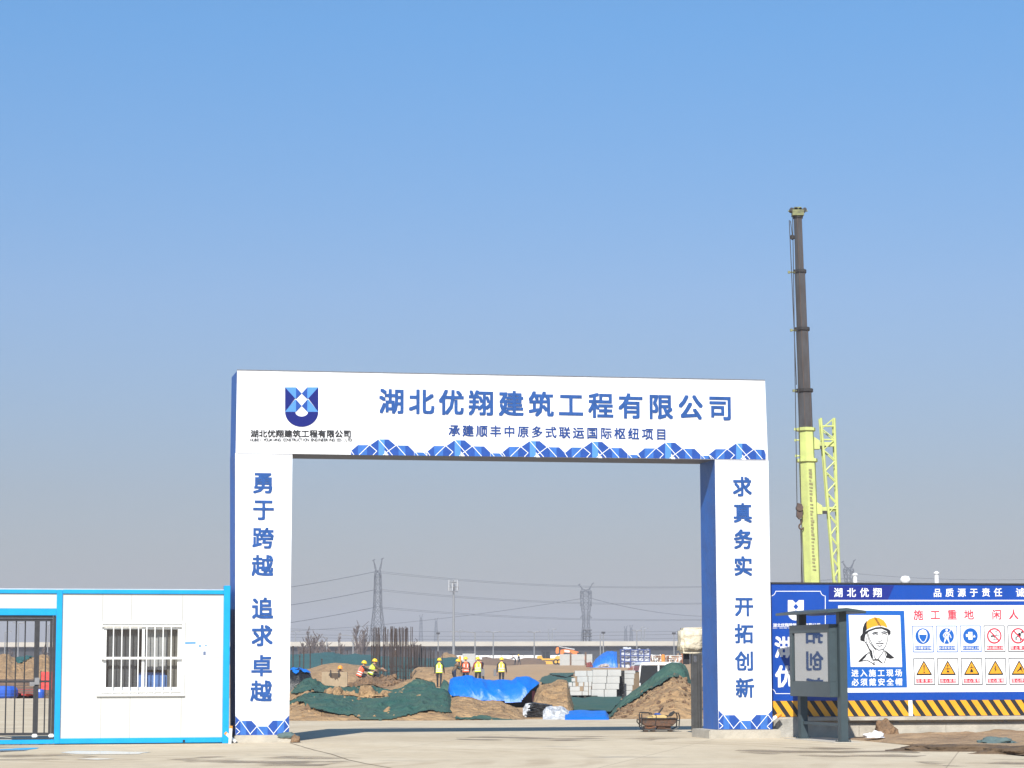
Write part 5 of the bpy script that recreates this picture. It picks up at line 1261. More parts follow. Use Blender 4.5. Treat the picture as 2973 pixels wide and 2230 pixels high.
    if helmet:
        c = hd(.135, .008) * s
        m = MB(); prof = [(.152, -.012), (.150, .0), (.125, .003), (.124, .045), (.108, .092), (.075, .122), (.035, .136), (.001, .138)]
        m.lathe([(r * s, z * s) for r, z in prof], 18, 0, Matrix.Translation(c) @ Matrix.Rotation(-hl, 4, 'X') @ Matrix.Scale(1.12, 4, (0, 1, 0)))
        m.box(-.012 * s, .012 * s, -.06 * s, .06 * s, .115 * s, .148 * s, 0, Matrix.Translation(c)); m.build('hard_hat', helmet, o, smooth=True)
    return o
def foot_at(px, py, D): p = at(px, py, D); return Vector((p.x, D, gz(D)))
def on_ground(px, D): return Vector((at(px, 1950, D).x, D, gz(D)))
SQ = ((95, 135), (80, 125))
person('squatting worker in orange vest and yellow hard hat on the left', on_ground(1043, 126), R(-70), dark_cloth, dark_cloth, vest_orange, helmet_yellow, lean=25, legs=SQ, arms=((50, 30), (60, 20)), height=1.75).location.z += .42
person('squatting worker in lime vest turned towards the rebar columns', on_ground(1076, 127), R(-65), camo, dark_cloth, vest_lime, helmet_yellow, lean=22, legs=SQ, arms=((60, 20), (45, 30)), height=1.75).location.z += .50
p = at(1147, 1937, 225); o = person('dark clothed worker in white hard hat standing among the rebar columns', (p.x, 225, p.z), R(170), camo, dark_cloth, None, helmet_white, lean=3, arms=((30, 60), (10, 20)), height=1.72)
t = thing('work_platform', 'low plank platform under the worker among the rebar columns', 'platform', (p.x, 225.1, p.z - .55))
m = MB(); m.box(-.9, .9, -.5, .5, .5, .548); m.build('planks', MATS['weathered_plywood'], t)
for x in (-.8, .8):
    for y in (-.4, .4): m = MB(); m.box(x - .03, x + .03, y - .03, y + .03, 0, .498); m.build('leg', grey_steel, t)
person('worker in lime vest walking away with arms spread a little', on_ground(1275, 141), R(-8), dark_cloth, dark_cloth, vest_lime, helmet_yellow, lean=6, legs=((12, 5), (-10, 12)), arms=((-12, 15), (15, 25)), height=1.75)
person('stooping worker in brown camouflage jacket and yellow hard hat', on_ground(1317, 142), R(-60), camo, navy_cloth, None, helmet_yellow, lean=28, legs=((18, 25), (8, 20)), arms=((40, 30), (50, 30)), height=1.75)
person('worker in orange vest standing behind the blue tarpaulin', on_ground(1352, 143), R(5), dark_cloth, navy_cloth, vest_orange, helmet_yellow, lean=3, arms=((5, 25), (12, 35)), height=1.8)
person('worker in lime vest over red sleeves behind the blue tarpaulin', on_ground(1388, 144), R(15), red_cloth, dark_cloth, vest_lime, helmet_yellow, lean=5, legs=((10, 6), (-8, 10)), arms=((15, 50), (20, 60)), height=1.8)
person('worker half hidden behind the red sleeved one, white hard hat', on_ground(1397.5, 150), R(40), navy_cloth, dark_cloth, None, helmet_white, lean=12, arms=((20, 40), (20, 40)), height=1.78)
person('worker in amber vest striding away to the right of the others', on_ground(1456, 146), R(-10), dark_cloth, dark_cloth, vest_yellow, helmet_yellow, lean=3, legs=((14, 6), (-12, 14)), arms=((-14, 12), (14, 20)), height=1.78)
t = thing('carried_board', 'grey board carried at the side of the amber vested worker', 'board', on_ground(1439, 146.05) + Vector((0, 0, .62)), R(12)); m = MB(); m.box(-.12, .12, -.02, .02, 0, .42); m.build('sheet', grey_steel, t)
t = thing('carried_board', 'grey board carried beside the red sleeved worker', 'board', on_ground(1401.5, 143.9) + Vector((0, 0, .65)), R(12)); m = MB(); m.box(-.1, .1, -.02, .02, 0, .42); m.build('sheet', grey_steel, t)
p = at(1507, 1932, 400); person('distant worker in yellow hard hat near the earth bank', (p.x, 396, gz(396)), R(60), dark_cloth, dark_cloth, None, helmet_yellow, lean=8, legs=((14, 6), (-10, 10)), height=1.75)
p = at(1497, 1932, 405); person('distant dark figure bending next to the far worker', (p.x, 399, gz(399)), R(80), dark_cloth, dark_cloth, None, None, lean=50, legs=((20, 10), (5, 10)), arms=((60, 10), (50, 10)), height=1.75)
person('worker in orange hard hat down behind the formwork box', (at(*A3(962, 640), 119.2).x, 119.6, max(gz(119.6), at(*A3(962, 600), 119.6).z - 1.16)), R(180), dark_cloth, dark_cloth, None, helmet_orange, lean=12, legs=SQ, arms=((40, 30), (40, 30)), height=1.75)

# ================================================================== MACHINES AND STORES IN THE DISTANCE
def place(name, label, cat, px, py, D, rz=0, group=None):
    p = at(px, py, D); return thing(name, label, cat, (p.x, D, p.z), rz, group)
machine_yellow = mat('machine_yellow', (.80, .42, .05), .45, .2, 2); machine_orange = mat('machine_orange', (.85, .22, .03), .45, .2, 2); dark_glass = mat('dark_glass', (.02, .025, .03), .08); tyre_m = mat('tyre', (.02, .02, .02), .85)
# motor grader
gd = place('motor_grader', 'cream yellow motor grader with dark cab beyond the workers', 'grader', *A5(1190, 530), 430); gd.location.z = gz(430)
mpp = 430 / FPX / 6.144
gx = lambda a: (a - 1190) * mpp * 1.0; gz_ = lambda b: (530 - b) * mpp
m = MB(); m.prism([(gx(975), gz_(420)), (gx(985), gz_(375)), (gx(1060), gz_(365)), (gx(1090), gz_(420)), (gx(1300), gz_(415)), (gx(1310), gz_(380)), (gx(1390), gz_(375)), (gx(1390), gz_(460)), (gx(1300), gz_(455)), (gx(1090), gz_(450)), (gx(1060), gz_(480)), (gx(985), gz_(470))], -.8, .8); m.build('body', machine_yellow, gd, bevel=.05)
m = MB(); m.prism([(gx(1065), gz_(420)), (gx(1060), gz_(300)), (gx(1215), gz_(300)), (gx(1205), gz_(420))], -.75, .75); m.build('cab', dark_glass, gd)
m = MB(); m.box(gx(1050), gx(1225), -.85, .85, gz_(300), gz_(282)); 
for a in (1068, 1130, 1205): m.box(gx(a) - .08, gx(a) + .08, -.78, -.76, gz_(420), gz_(300))
m.build('cab_frame', dark_steel, gd)
m = MB(); m.prism([(gx(1090), gz_(520)), (gx(1080), gz_(460)), (gx(1250), gz_(470)), (gx(1260), gz_(520))], -1.2, -1.0); m.build('blade', machine_yellow, gd)
for a, r in ((1020, 55), (1310, 50), (1370, 50)):
    for y in (-1.0, .7):
        m = MB(); rr = r * mpp; m.bar((gx(a), y, rr), (gx(a), y + .35, rr), rr, 18); w = m.build('wheel', tyre_m, gd); m = MB(); m.bar((gx(a), y - .02, rr), (gx(a), y + .37, rr), rr * .5, 12); m.build('rim', machine_yellow, w)
# excavator with orange arm
ex = place('excavator', 'orange excavator with arm raised above the grey panels', 'excavator', *A5(1640, 530), 470); ex.location.z = gz(470)
mpp = 470 / FPX / 6.144; gx = lambda a: (a - 1640) * mpp; gz_ = lambda b: (530 - b) * mpp
m = MB(); m.prism([(gx(1760), gz_(380)), (gx(1720), gz_(310)), (gx(1600), gz_(275)), (gx(1480), gz_(262)), (gx(1400), gz_(270)), (gx(1395), gz_(350)), (gx(1430), gz_(362)), (gx(1470), gz_(320)), (gx(1600), gz_(335)), (gx(1700), gz_(400))], -.3, .3); m.build('boom', machine_orange, ex, bevel=.05)
m = MB(); m.prism([(gx(1318), gz_(250)), (gx(1345), gz_(215)), (gx(1372), gz_(240)), (gx(1370), gz_(330)), (gx(1330), gz_(345)), (gx(1312), gz_(320))], -.3, .3); m.build('stick', machine_orange, ex, bevel=.05)
m = MB(); m.bar((gx(1370), 0, gz_(215)), (gx(1480), 0, gz_(240)), .12, 8); m.bar((gx(1480), 0, gz_(240)), (gx(1650), 0, gz_(270)), .17, 8); m.build('cylinder', grey_steel, ex)
m = MB(); m.prism([(gx(1470), gz_(272)), (gx(1560), gz_(285)), (gx(1555), gz_(318)), (gx(1470), gz_(312))], -.31, -.305); m.build('nameplate', print_white, ex)
m = MB(); m.box(gx(1680), gx(1900), -1.4, 1.4, gz_(460), gz_(385)); m.build('house', machine_orange, ex, bevel=.1); m = MB(); m.box(gx(1690), gx(1760), -1.3, -.2, gz_(384), gz_(320)); m.build('cab', dark_glass, ex, bevel=.05)
for y in (-1.4, .8): m = MB(); m.prism([(gx(1650), .3), (gx(1680), .9), (gx(1900), .9), (gx(1930), .3), (gx(1900), 0), (gx(1680), 0)], y, y + .6); m.build('track', tyre_m, ex)
# site fence pieces: pale concrete panels
pan = mat('pale_panel', (.42, .42, .40), .8, .12, 2)
def panel_run(label, Za, x0, x1, yt, yb, D, cuts, posts=()):
    t = place('panel_wall', label, 'panel wall', *Za((x0 + x1) / 2, yb), D); s_ = D / FPX / (Za(1, 0)[0] - Za(0, 0)[0]) ** -1
    k = D / FPX * (Za(1, 0)[0] - Za(0, 0)[0]); X = lambda a: (a - (x0 + x1) / 2) * k; h = (yb - yt) * k
    e = [x0] + list(cuts) + [x1]
    for a, b in zip(e[:-1], e[1:]):
        m = MB(); m.box(X(a) + .03, X(b) - .03, 0, .12, -.3, h * .49); m.box(X(a) + .03, X(b) - .03, 0, .12, h * .5, h); m.build('panel', pan, t)
    for a in posts: m = MB(); m.box(X(a) - .12, X(a) + .12, -.1, .2, -.3, h + .3); m.build('post', mat('rust_post', (.16, .09, .05), .8, .3, 4), t)
panel_run('row of pale grey concrete panels with a brown post before the excavator', A5, 1382, 1966, 368, 575, 375, (1580, 1830), (1578, 1845))
panel_run('single bright pale slab standing behind the orange vested worker', A4, 1365, 1598, 358, 585, 350, ())
t = place('white_site_fence', 'long low white fence along the far side of the site', 'fence', 1500, 1912, 560)
m = MB(); m.box(-14, 12, 0, .2, -.4, .75)
m.build('panel', white_paint, t)
for k in range(11): m = MB(); m.box(-14 + k * 2.6, -13.9 + k * 2.6, -.06, -.01, -.4, .82); m.build('post', grey_steel, t)
t = place('orange_barrel', 'orange barrel standing left of the pale slab', 'barrel', *A4(1322, 520), 358); k = 358 / FPX / 6.143
m = MB(); m.lathe([(24 * k, -.6), (25 * k, .1), (26 * k, 40 * k), (25 * k, 110 * k), (20 * k, 118 * k), (.01, 119 * k)], 14); m.build('drum', orange_paint, t); m = MB(); m.lathe([(26.5 * k, 30 * k), (26.8 * k, 45 * k)], 14); m.build('rib', orange_paint, t)
# blue tarpaulin heap at mid distance
r = Ridge([(1712, 1938), (1718, 1932), (1728, 1916), (1740, 1904), (1752, 1896), (1762, 1892), (1790, 1892), (1792, 1900), (1794, 1938)], 330, 325, 8, .12, 61, .5, .5, None, .45)
tag(r.mesh('blue_tarpaulin', tarp_blue, step=1, rows=36), 'smaller blue tarpaulin heap beside the blue rack in the distance', 'tarpaulin')
lump('rubbish_heap', 'pale crumpled rubbish at the foot of the smaller blue tarpaulin', 'rubbish', at(*A6(635, 600), 321), (.75, .5, .34), mat('rubbish', (.6, .55, .5), .8, .6, 2, col2=(.2, .14, .12)), 63, amp=.5)
lump('rubbish_heap', 'dark red heap of scrap left of the smaller blue tarpaulin', 'rubbish', at(*A6(415, 598), 322), (.42, .4, .6), mat('red_scrap', (.25, .05, .035), .8, .5, 2), 65, amp=.5)
# blue storage rack with white wrapped goods
t = place('storage_rack', 'blue steel storage rack crammed with white wrapped goods', 'rack', *A6(1105, 612), 325); k = 325 / FPX / 5.144; X = lambda a: (a - 1105) * k; Z_ = lambda b: (612 - b) * k
rb_ = mat('rack_blue', (.02, .05, .22), .5, .2, 3)
for a in (890, 945, 1035, 1145, 1230, 1322):
    for y in (0, 1.6): m = MB(); m.box(X(a) - .06, X(a) + .06, y, y + .14, -.6, Z_(335)); m.build('upright', rb_, t)
for zz_ in (345, 430, 520): m = MB(); m.box(X(885), X(1327), -.02, .10, Z_(zz_) - .06, Z_(zz_) + .06); m.build('rail', rb_, t)
m = MB()
rr = random.Random(3)
for _ in range(12):
    a = rr.uniform(900, 1140); b = rr.uniform(360, 560); m.bar((X(a), .02, Z_(b)), (X(a + rr.uniform(30, 130)), .02, Z_(b + rr.uniform(-60, 60))), .02, 5)
m.build('lattice', rb_, t)
goods = mat('wrapped_goods', (.76, .78, .80), .45, .5, 3.2, 1.0, 3, col2=(.30, .33, .42), detail=8)
bm = bmesh.new(); bmesh.ops.create_grid(bm, x_segments=50, y_segments=24, size=1)
for v in bm.verts:
    x, z = v.co.x, v.co.y; X0, X1 = X(900), X(1315)
    v.co = Vector((X0 + (X1 - X0) * (x + 1) / 2, .35 + .5 * noise.fractal(Vector((x * 4, z * 3, 1)), .8, 2, 4) * .5, -.5 + (Z_(340) + .5 + .2 * noise.noise(Vector((x * 5, 0, 4)))) * (z + 1) / 2))
ext = bmesh.ops.extrude_face_region(bm, geom=bm.faces[:]); bmesh.ops.translate(bm, verts=[e for e in ext['geom'] if isinstance(e, bmesh.types.BMVert)], vec=(0, 1.1, 0))
me = bpy.data.meshes.new('goods'); bm.to_mesh(me); bm.free(); me.materials.append(goods); o = bpy.data.objects.new('goods', me); COL.objects.link(o); o.parent = t
lump('wrapped_bundle', 'white wrapped bundle thrown on top of the blue rack', 'bundle', at(*A6(985, 345), 325.6), (.6, .4, .38), goods, 70, amp=.6)
# jumble of orange and pale bars to the right of the rack
t = place('scaffold_heap', 'jumble of rusty and white bars right of the blue rack', 'scaffold heap', *A6(1600, 530), 400); k = 400 / FPX / 5.144; X = lambda a: (a - 1600) * k; Z_ = lambda b: (530 - b) * k
rr = random.Random(8); bmats = [mat('heap_rust', (.45, .17, .06), .8, .3, 3), white_paint, mat('heap_tan', (.5, .36, .22), .8, .3, 3)]
for q in range(54):
    a = rr.uniform(1335, 1850); h = rr.uniform(390, 500); m = MB(); m.bar((X(a), rr.uniform(-.5, 1.5), Z_(530) - .6), (X(a + rr.uniform(-60, 60)), rr.uniform(-.5, 1.5), Z_(h)), rr.uniform(.05, .11), 5); m.build('bar', bmats[rr.randrange(3)], t)
for q in range(8): m = MB(); z = rr.uniform(400, 515); m.bar((X(1340), rr.uniform(0, 1), Z_(z)), (X(1850), rr.uniform(0, 1), Z_(z + rr.uniform(-20, 20))), .04, 5); m.build('long_bar', bmats[q % 3], t)
m = MB()
for q in range(14): a = rr.uniform(1360, 1850); b_ = rr.uniform(455, 525); m.box(X(a), X(a + 30), .2, .9, Z_(b_), Z_(b_ - 26))
m.build('boards', bmats[1], t)
t = place('orange_barrel', 'orange barrel standing in the jumble of bars', 'barrel', *A6(1519, 528), 394); k = 394 / FPX / 5.144
m = MB(); m.lathe([(26 * k, -.5), (27 * k, 20 * k), (28 * k, 60 * k), (27 * k, 110 * k), (.01, 116 * k)], 14); m.build('drum', orange_paint, t); m = MB(); m.lathe([(28.6 * k, 30 * k), (28.9 * k, 45 * k)], 14); m.build('rib', orange_paint, t)
t = place('red_sheeting', 'dull red corrugated sheeting stacked above the right block stack', 'sheeting', *A6(1075, 662), 108); k = 108 / FPX / 5.144; X = lambda a: (a - 1075) * k; Z_ = lambda b: (662 - b) * k
red_s = mat('dull_red', (.34, .055, .05), .6, .3, 5)
for q in range(5): m = MB(); m.prism([(X(990 + 12 * q), Z_(660 - 14 * q)), (X(1085), Z_(655 - 15 * q)), (X(1170), Z_(650 - 15 * q)), (X(1170), Z_(646 - 15 * q)), (X(1085), Z_(650 - 15 * q)), (X(990 + 12 * q), Z_(654 - 14 * q))], 0, 1.2); m.build('sheet', red_s, t)
m = MB(); m.box(X(1000), X(1165), .1, 1.1, -at(*A6(1075, 662), 108).z, -.02); m.build('trestle', mat('trestle_wood', (.18, .13, .08), .8, .3, 4), t)
# ---- white van, cab seen over the mound
van = place('white_van', 'white microvan parked behind the right hand mound', 'van', *A6(1330, 1000), 111, R(8)); vz0 = van.location.z; van.location.z = 0
k = 111 / FPX / 5.144; X = lambda a: (a - 1330) * k; Z_ = lambda b: (1000 - b) * k + vz0
white_car = mat('car_white', (.78, .79, .79), .3, .05, 2, coat=.4)
m = MB()
# local: front faces -x; side profile extruded across y (width 1.5)
Wd = 1.5
body = [(X(1020), .35), (X(1035), Z_(960)), (X(1060), Z_(900)), (X(1110), Z_(860)), (X(1150), Z_(870)), (X(1780), Z_(860)), (X(1790), .35)]
m.prism(body, -.05, Wd); m.build('body', white_car, van, bevel=.04)
m = MB(); m.prism([(X(1105), Z_(858)), (X(1180), Z_(560)), (X(1195), Z_(560)), (X(1160), Z_(855))], -.03, .03); m.prism([(X(1105), Z_(858)), (X(1180), Z_(560)), (X(1195), Z_(560)), (X(1160), Z_(855))], Wd - .08, Wd - .02)
m.box(X(1440), X(1465), -.03, .03, Z_(860), Z_(570)); m.box(X(1640), X(1670), -.03, .03, Z_(860), Z_(570)); m.box(X(1760), X(1785), -.03, Wd - .02, Z_(860), Z_(570)); m.build('pillar', white_car, van)
m = MB(); m.prism([(X(1172), Z_(582)), (X(1190), Z_(545)), (X(1230), Z_(532)), (X(1760), Z_(532)), (X(1790), Z_(560)), (X(1790), Z_(582))], -.06, Wd); m.build('roof', white_car, van, bevel=.03)
m = MB(); m.prism([(X(1165), Z_(855)), (X(1192), Z_(585)), (X(1440), Z_(585)), (X(1440), Z_(855))], -.02, -.01); m.prism([(X(1466), Z_(855)), (X(1466), Z_(585)), (X(1640), Z_(585)), (X(1640), Z_(855))], -.02, -.01); m.build('side_window', dark_glass, van)
m = MB(); m.face([(X(1112), .03, Z_(855)), (X(1112), Wd - .1, Z_(855)), (X(1178), Wd - .1, Z_(580)), (X(1178), .03, Z_(580))]); m.build('windscreen', dark_glass, van, fix=False)
m = MB(); m.box(X(1200), X(1420), .3, .75, Z_(880), Z_(760)); m.build('seat', dark_cloth, van, bevel=.05)
m = MB(); m.prism([(X(1110), Z_(865)), (X(1130), Z_(835)), (X(1175), Z_(840)), (X(1170), Z_(890)), (X(1120), Z_(890))], -.16, -.06); m.build('wing_mirror', white_car, van, bevel=.02)
for a in (1140, 1640):
    for y in (-.06, Wd - .16): m = MB(); m.bar((X(a), y, .29), (X(a), y + .2, .29), .29, 18); w = m.build('wheel', tyre_m, van); m = MB(); m.bar((X(a), y - .01, .29), (X(a), y + .21, .29), .17, 12); m.build('rim', grey_steel, w)
# things seen through the barred door: mounds, red net, blue drums
sm_ = mound('big pale sand mound seen through the barred door', [(-220, 1905), (-100, 1902), (-40, 1912), (8, 1902), (25, 1902), (36, 1912), (50, 1915), (80, 1908), (100, 1912), (120, 1903), (140, 1905), (150, 1915), (170, 1930), (260, 1990)], 135, 118, 10, amp=.3, seed=80, scale=.8, step=3, shape=.45)
flat_net('bright red plastic netting strewn on the ground beyond the barred door', [(-150, 2000), (30, 1998), (60, 2010), (100, 2012), (118, 2000), (140, 2020), (90, 2024), (40, 2022), (-150, 2026)], m=mat('red_netting', (.80, .07, .06), .7, .3, 3, .6, 6), z=.05, seed=11, fold=.45)
net('teal net thrown over the sand beyond the barred door', sm_, [(45, 1896), (70, 1896), (97, 1905), (72, 1918), (52, 1927), (44, 1915)], m=net_far, fold=.2)
for zx, zy, w, h, lab in ((40, 1050, .62, .52, 'wide blue plastic barrel seen through the left bars of the door'), (385, 1068, .22, .38, 'small blue plastic barrel seen through the right bars of the door')):
    b = at(*A1(zx, zy), 107.5); t = thing('blue_barrel', lab, 'barrel', (b.x, 107.5, 0)); m = MB(); m.lathe([(w * .9, 0), (w, .08), (w, h * .7), (w * .8, h), (.01, h + .02)], 14); m.build('drum', mat('barrel_blue', (.02, .09, .45), .4), t); m = MB(); m.lathe([(w * 1.02, h * .35), (w * 1.03, h * .45)], 14); m.build('rib', MATS['barrel_blue'], t)
t = thing('red_banner', 'red cloth hung on a stake beyond the barred door', 'cloth', (at(*A1(450, 1000), 108).x, 108, 0))
m = MB(); m.box(-.25, .25, 0, .03, .35, 1.15); m.build('cloth', MATS['red_netting'], t); m = MB(); m.bar((-.27, .02, 0), (-.27, .02, 1.2), .025, 6); m.build('stake', dark_steel, t)
t = thing('timber_stack', 'dark stack of timber beams beyond the barred door', 'timber stack', (at(*A1(230, 1000), 110).x, 110, 0))
for q in range(7): m = MB(); m.box(-1.5 + .1 * (q % 3), 1.3 + .15 * (q % 2), 0, .5, .12 * q, .12 * q + .10); m.build('beam', mat('grey_timber', (.14, .11, .085), .85, .4, 4, stretch=(.3, 1, 3)), t)
# ================================================================== FAR BACKGROUND
# viaduct
VD = 620; vk = VD / FPX
zv = lambda y: at(1500, y, VD).z
via = thing('viaduct', 'long pale concrete viaduct crossing the whole background', 'viaduct', (0, VD, 0), R(.25))
vm = mat('viaduct_concrete', (.48, .45, .39), .85, .15, .2); vg = mat('shade_toned_concrete', (.045, .046, .052), .9, .2, .3)  # girders, piers and wall: shade under the deck put into a dark colour
m = MB(); m.box(-330, 330, -6.0, -5.6, zv(1876), zv(1863)); m.box(-330, 330, 5.6, 6, zv(1876), zv(1863)); m.build('parapet', vm, via)
m = MB(); m.box(-330, 330, -5.58, 5.58, zv(1877), zv(1872)); m.build('deck', vm, via)
m = MB()
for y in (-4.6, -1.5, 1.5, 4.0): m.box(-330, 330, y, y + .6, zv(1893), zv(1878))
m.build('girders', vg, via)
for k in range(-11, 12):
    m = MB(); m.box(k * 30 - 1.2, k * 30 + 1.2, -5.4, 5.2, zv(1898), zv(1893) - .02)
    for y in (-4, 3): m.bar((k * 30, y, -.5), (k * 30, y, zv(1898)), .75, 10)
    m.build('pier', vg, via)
m = MB(); m.box(-330, 330, 14, 15, -.5, zv(1888)); tag(m.build('retaining_wall', vg), 'long wall behind the viaduct, coloured dark for the shade there', 'wall').location = (0, VD, 0)
rail = mat('rail_grey', (.42, .43, .44), .6)
lamp_m = mat('lamp_post', (.24, .25, .26), .5, .15, .5)
def lamp_post(label, px, ytop, ybot, D, r=.11, arm=0, arm2=0, box=False, z0=None):
    p = at(px, ybot, D); top = at(px, ytop, D).z; zb_ = gz(D) if z0 is None else z0
    t = thing('street_lamp', label, 'street lamp', (p.x, D, zb_)); h = top - zb_
    m = MB(); m.bar((0, 0, 0), (0, 0, h), r, 8, r2=r * .7); m.build('pole', lamp_m, t)
    m = MB(); m.bar((0, 0, 0), (0, 0, .4), r * 1.7, 8); m.build('base', lamp_m, t)
    for a in (arm, arm2):
        if a:
            m = MB(); m.tube([(0, 0, h - .05), (a * .5, 0, h + .12), (a, 0, h + .1)], r * .55, 5); m.build('arm', lamp_m, t)
            m = MB(); m.box(min(a * .8, a * 1.15), max(a * .8, a * 1.15), -.12, .12, h + .04, h + .2); m.build('lamp_head', grey_steel, t)
    if box:
        m = MB(); m.box(-.35, .35, -.2, .2, h - .1, h + .25); m.build('lamp_head', dark_steel, t)
    return t
# street lamps and masts, photograph positions
lamps = [(949, 1850, 1895, 430, -3.4, 0, 'left of the tall rebar columns'), (1025, 1846, 1898, 400, -2.2, 0, 'with a long arm, just left of the rebar columns'), (1272, 1840, 1890, 470, 0, 0, 'short plain one before the telecom mast'), (1379, 1836, 1905, 380, -3.4, 0, 'with a crossbar right of the telecom mast'), (1335, 1830, 1862, 620, .8, 0, 'behind the telecom mast on the viaduct'),
         (1432, 1836, 1900, 430, 1.2, -1.2, 'tall slender one above the amber vested worker'), (1551, 1836, 1902, 420, 1.0, -1.0, 'left of the motor grader'), (1593, 1826, 1862, 620, 0, 0, 'plain one on the viaduct left'), (1603, 1828, 1862, 620, 1.0, 0, 'with small arm on the viaduct'), (1743, 1840, 1900, 470, 0, 0, 'plain one behind the panels'), (1752, 1838, 1900, 440, .0, 0, 'twin of the plain one behind the panels'),
         (1849, 1832, 1885, 450, .8, -.8, 'behind the blue rack'), (1862, 1822, 1862, 620, .9, 0, 'on the viaduct above the rack'), (1871, 1826, 1862, 620, .9, 0, 'second on the viaduct above the rack'), (1957, 1840, 1896, 450, 0, 0, 'before the cream wrapped box'), (52, 1810, 1900, 420, .9, -.9, 'tall one seen through the barred door'), (14, 1835, 1885, 450, 1.0, 0, 'seen through the left bars of the door'), (138, 1815, 1900, 450, .9, 0, 'seen through the right bars of the door'), (858, 1835, 1862, 620, 1.1, -1.1, 'by the gate pillar on the viaduct')]
for k, (px, yt, yb, D, a, a2, lab) in enumerate(lamps):
    lamp_post('grey street lamp post ' + lab, px, yt, yb, D, .13 if D < 600 else .16, a, a2, box=(a == 0 and k % 2 == 0), z0=zv(1872) if D >= 600 else None)
# telecom mast
mast = thing('telecom_mast', 'tall white telecom mast with ring of antennas', 'mast', (at(1317, 1900, 380).x, 380, gz(380))); mk_ = 380 / FPX
ht = at(1317, 1684, 380).z - gz(380); hb = at(1317, 1718, 380).z - gz(380)
mm = mat('mast_grey', (.22, .23, .24), .5)
m = MB(); m.bar((0, 0, 0), (0, 0, hb), .24, 12, r2=.15); m.build('pole', mm, mast)
m = MB(); m.bar((0, 0, hb - .1), (0, 0, ht), .10, 8); m.build('spire', mm, mast)
for z, r_ in ((hb, .62), (hb + .75, .72), (hb + 1.5, .66)):
    m = MB(); m.tube([(r_ * math.cos(a * math.pi / 8), r_ * math.sin(a * math.pi / 8), z) for a in range(17)], .035, 5)
    for a in range(3): m.bar((0, 0, z), (r_ * math.cos(a * 2.1), r_ * math.sin(a * 2.1), z), .03, 5)
    m.build('platform_ring', mm, mast)
for a in range(6):
    x, y = .78 * math.cos(a * 1.047 + .3), .78 * math.sin(a * 1.047 + .3)
    m = MB(); m.box(x - .06, x + .06, y - .05, y + .05, hb + .15, hb + 1.85 if a % 2 else hb + 1.3); m.build('antenna', mat('antenna_white', (.42, .43, .44), .4), mast)
# lattice pylons
steel_far = mat('pylon_steel', (.07, .075, .085), .7)
def pylon(label, px, ytop, ywaist, D, prof, kind, r=.16):
    base_w, top_w = prof[0][1], prof[-1][1]
    z0 = gz(D); H_ = at(px, ytop, D).z - z0; zw = at(px, ywaist, D).z - z0
    t = thing('power_pylon', label, 'pylon', (at(px, 1900, D).x, D, z0), R(20), 'power pylons')
    m = MB(); lv = 9
    PR = prof
    def corner(i, z):
        f = z / zw; w = PR[-1][1]
        for (f0, w0), (f1, w1) in zip(PR[:-1], PR[1:]):
            if f <= f1: w = w0 + (w1 - w0) * max(0, (f - f0)) / (f1 - f0); break
        return Vector(((-1, 1, 1, -1)[i] * w / 2, (-1, -1, 1, 1)[i] * w / 2, z))
    zs_ = [zw * (1 - (1 - k / lv) ** 1.25) for k in range(lv + 1)]
    for i in range(4):
        for a, b in zip(zs_[:-1], zs_[1:]):
            m.bar(corner(i, a), corner(i, b), r, 4); m.bar(corner(i, a), corner((i + 1) % 4, b), r * .6, 4); m.bar(corner((i + 1) % 4, a), corner(i, b), r * .6, 4); m.bar(corner(i, b), corner((i + 1) % 4, b), r * .6, 4)
    m.build('tower', steel_far, t)
    m = MB()
    if kind == 'Y':
        for sx in (-1, 1):
            tip = Vector((sx * top_w * .85, 0, H_ * (1 if sx > 0 else .985))); mid = Vector((sx * top_w * .45, 0, zw + (H_ - zw) * .35))
            for i in (0, 3): m.bar(corner(i, zw), mid, r * .8, 4)
            for i in (1, 2): m.bar(corner(i, zw), mid, r * .8, 4)
            for dx in (-.3, .3): m.bar(mid + Vector((dx, 0, 0)), tip, r * .9, 4)
            for q in range(4): a = mid.lerp(tip, q / 4); m.bar(a + Vector((-.25, 0, 0)), mid.lerp(tip, (q + 1) / 4) + Vector((.2, 0, 0)), r * .6, 4)
            m.bar(tip + Vector((-.5, 0, -.3)), tip + Vector((.6, 0, .3)), r * 1.3, 4)
        m.build('arm', steel_far, t)
    arms = []
    for q in (.97, .80, .63):
        z = zw * q; L = top_w * .72
        m = MB()
        for sx in (-1, 1):
            c = Vector((sx * L, 0, z)); 
            for i in ((1, 2) if sx > 0 else (0, 3)): m.bar(corner(i, z), c, r * .7, 4); m.bar(corner(i, min(zw, z + 1.4)), c, r * .6, 4)
        m.build('cross_arm', steel_far, t); arms.append((z, L))
    return t
TALL = [(0, 7.2), (.35, 4.9), (.62, 2.9), (1, 2.2)]
P1 = pylon('tall lattice power pylon with forked top left of the telecom mast', 1096, 1622, 1668, 1000, TALL, 'Y', .19)
P2 = pylon('narrower hourglass lattice pylon seen right of the telecom mast', 1702, 1694, 1718, 1150, [(0, 5.2), (.35, 3.6), (.6, 2.2), (.85, 3.9), (1, 4.1)], 'Y', .17)
P3 = pylon('lattice power pylon with forked top beyond the crane', 2468, 1627, 1655, 1050, [(0, 7), (.5, 3.4), (.8, 2.0), (1, 3.4)], 'Y', .18)
for px, yt, D, lab in ((1222, 1785, 1700, 'faint far pylon left of the telecom mast'), (1266, 1795, 1750, 'second faint far pylon left of the telecom mast'), (1817, 1818, 1700, 'faint far pylon above the blue rack'), (1833, 1815, 1720, 'second faint far pylon above the blue rack')):
    pylon(lab, px, yt, yt + 12, D, [(0, 4), (.5, 2.2), (1, 1.2)], 'Y', .14)
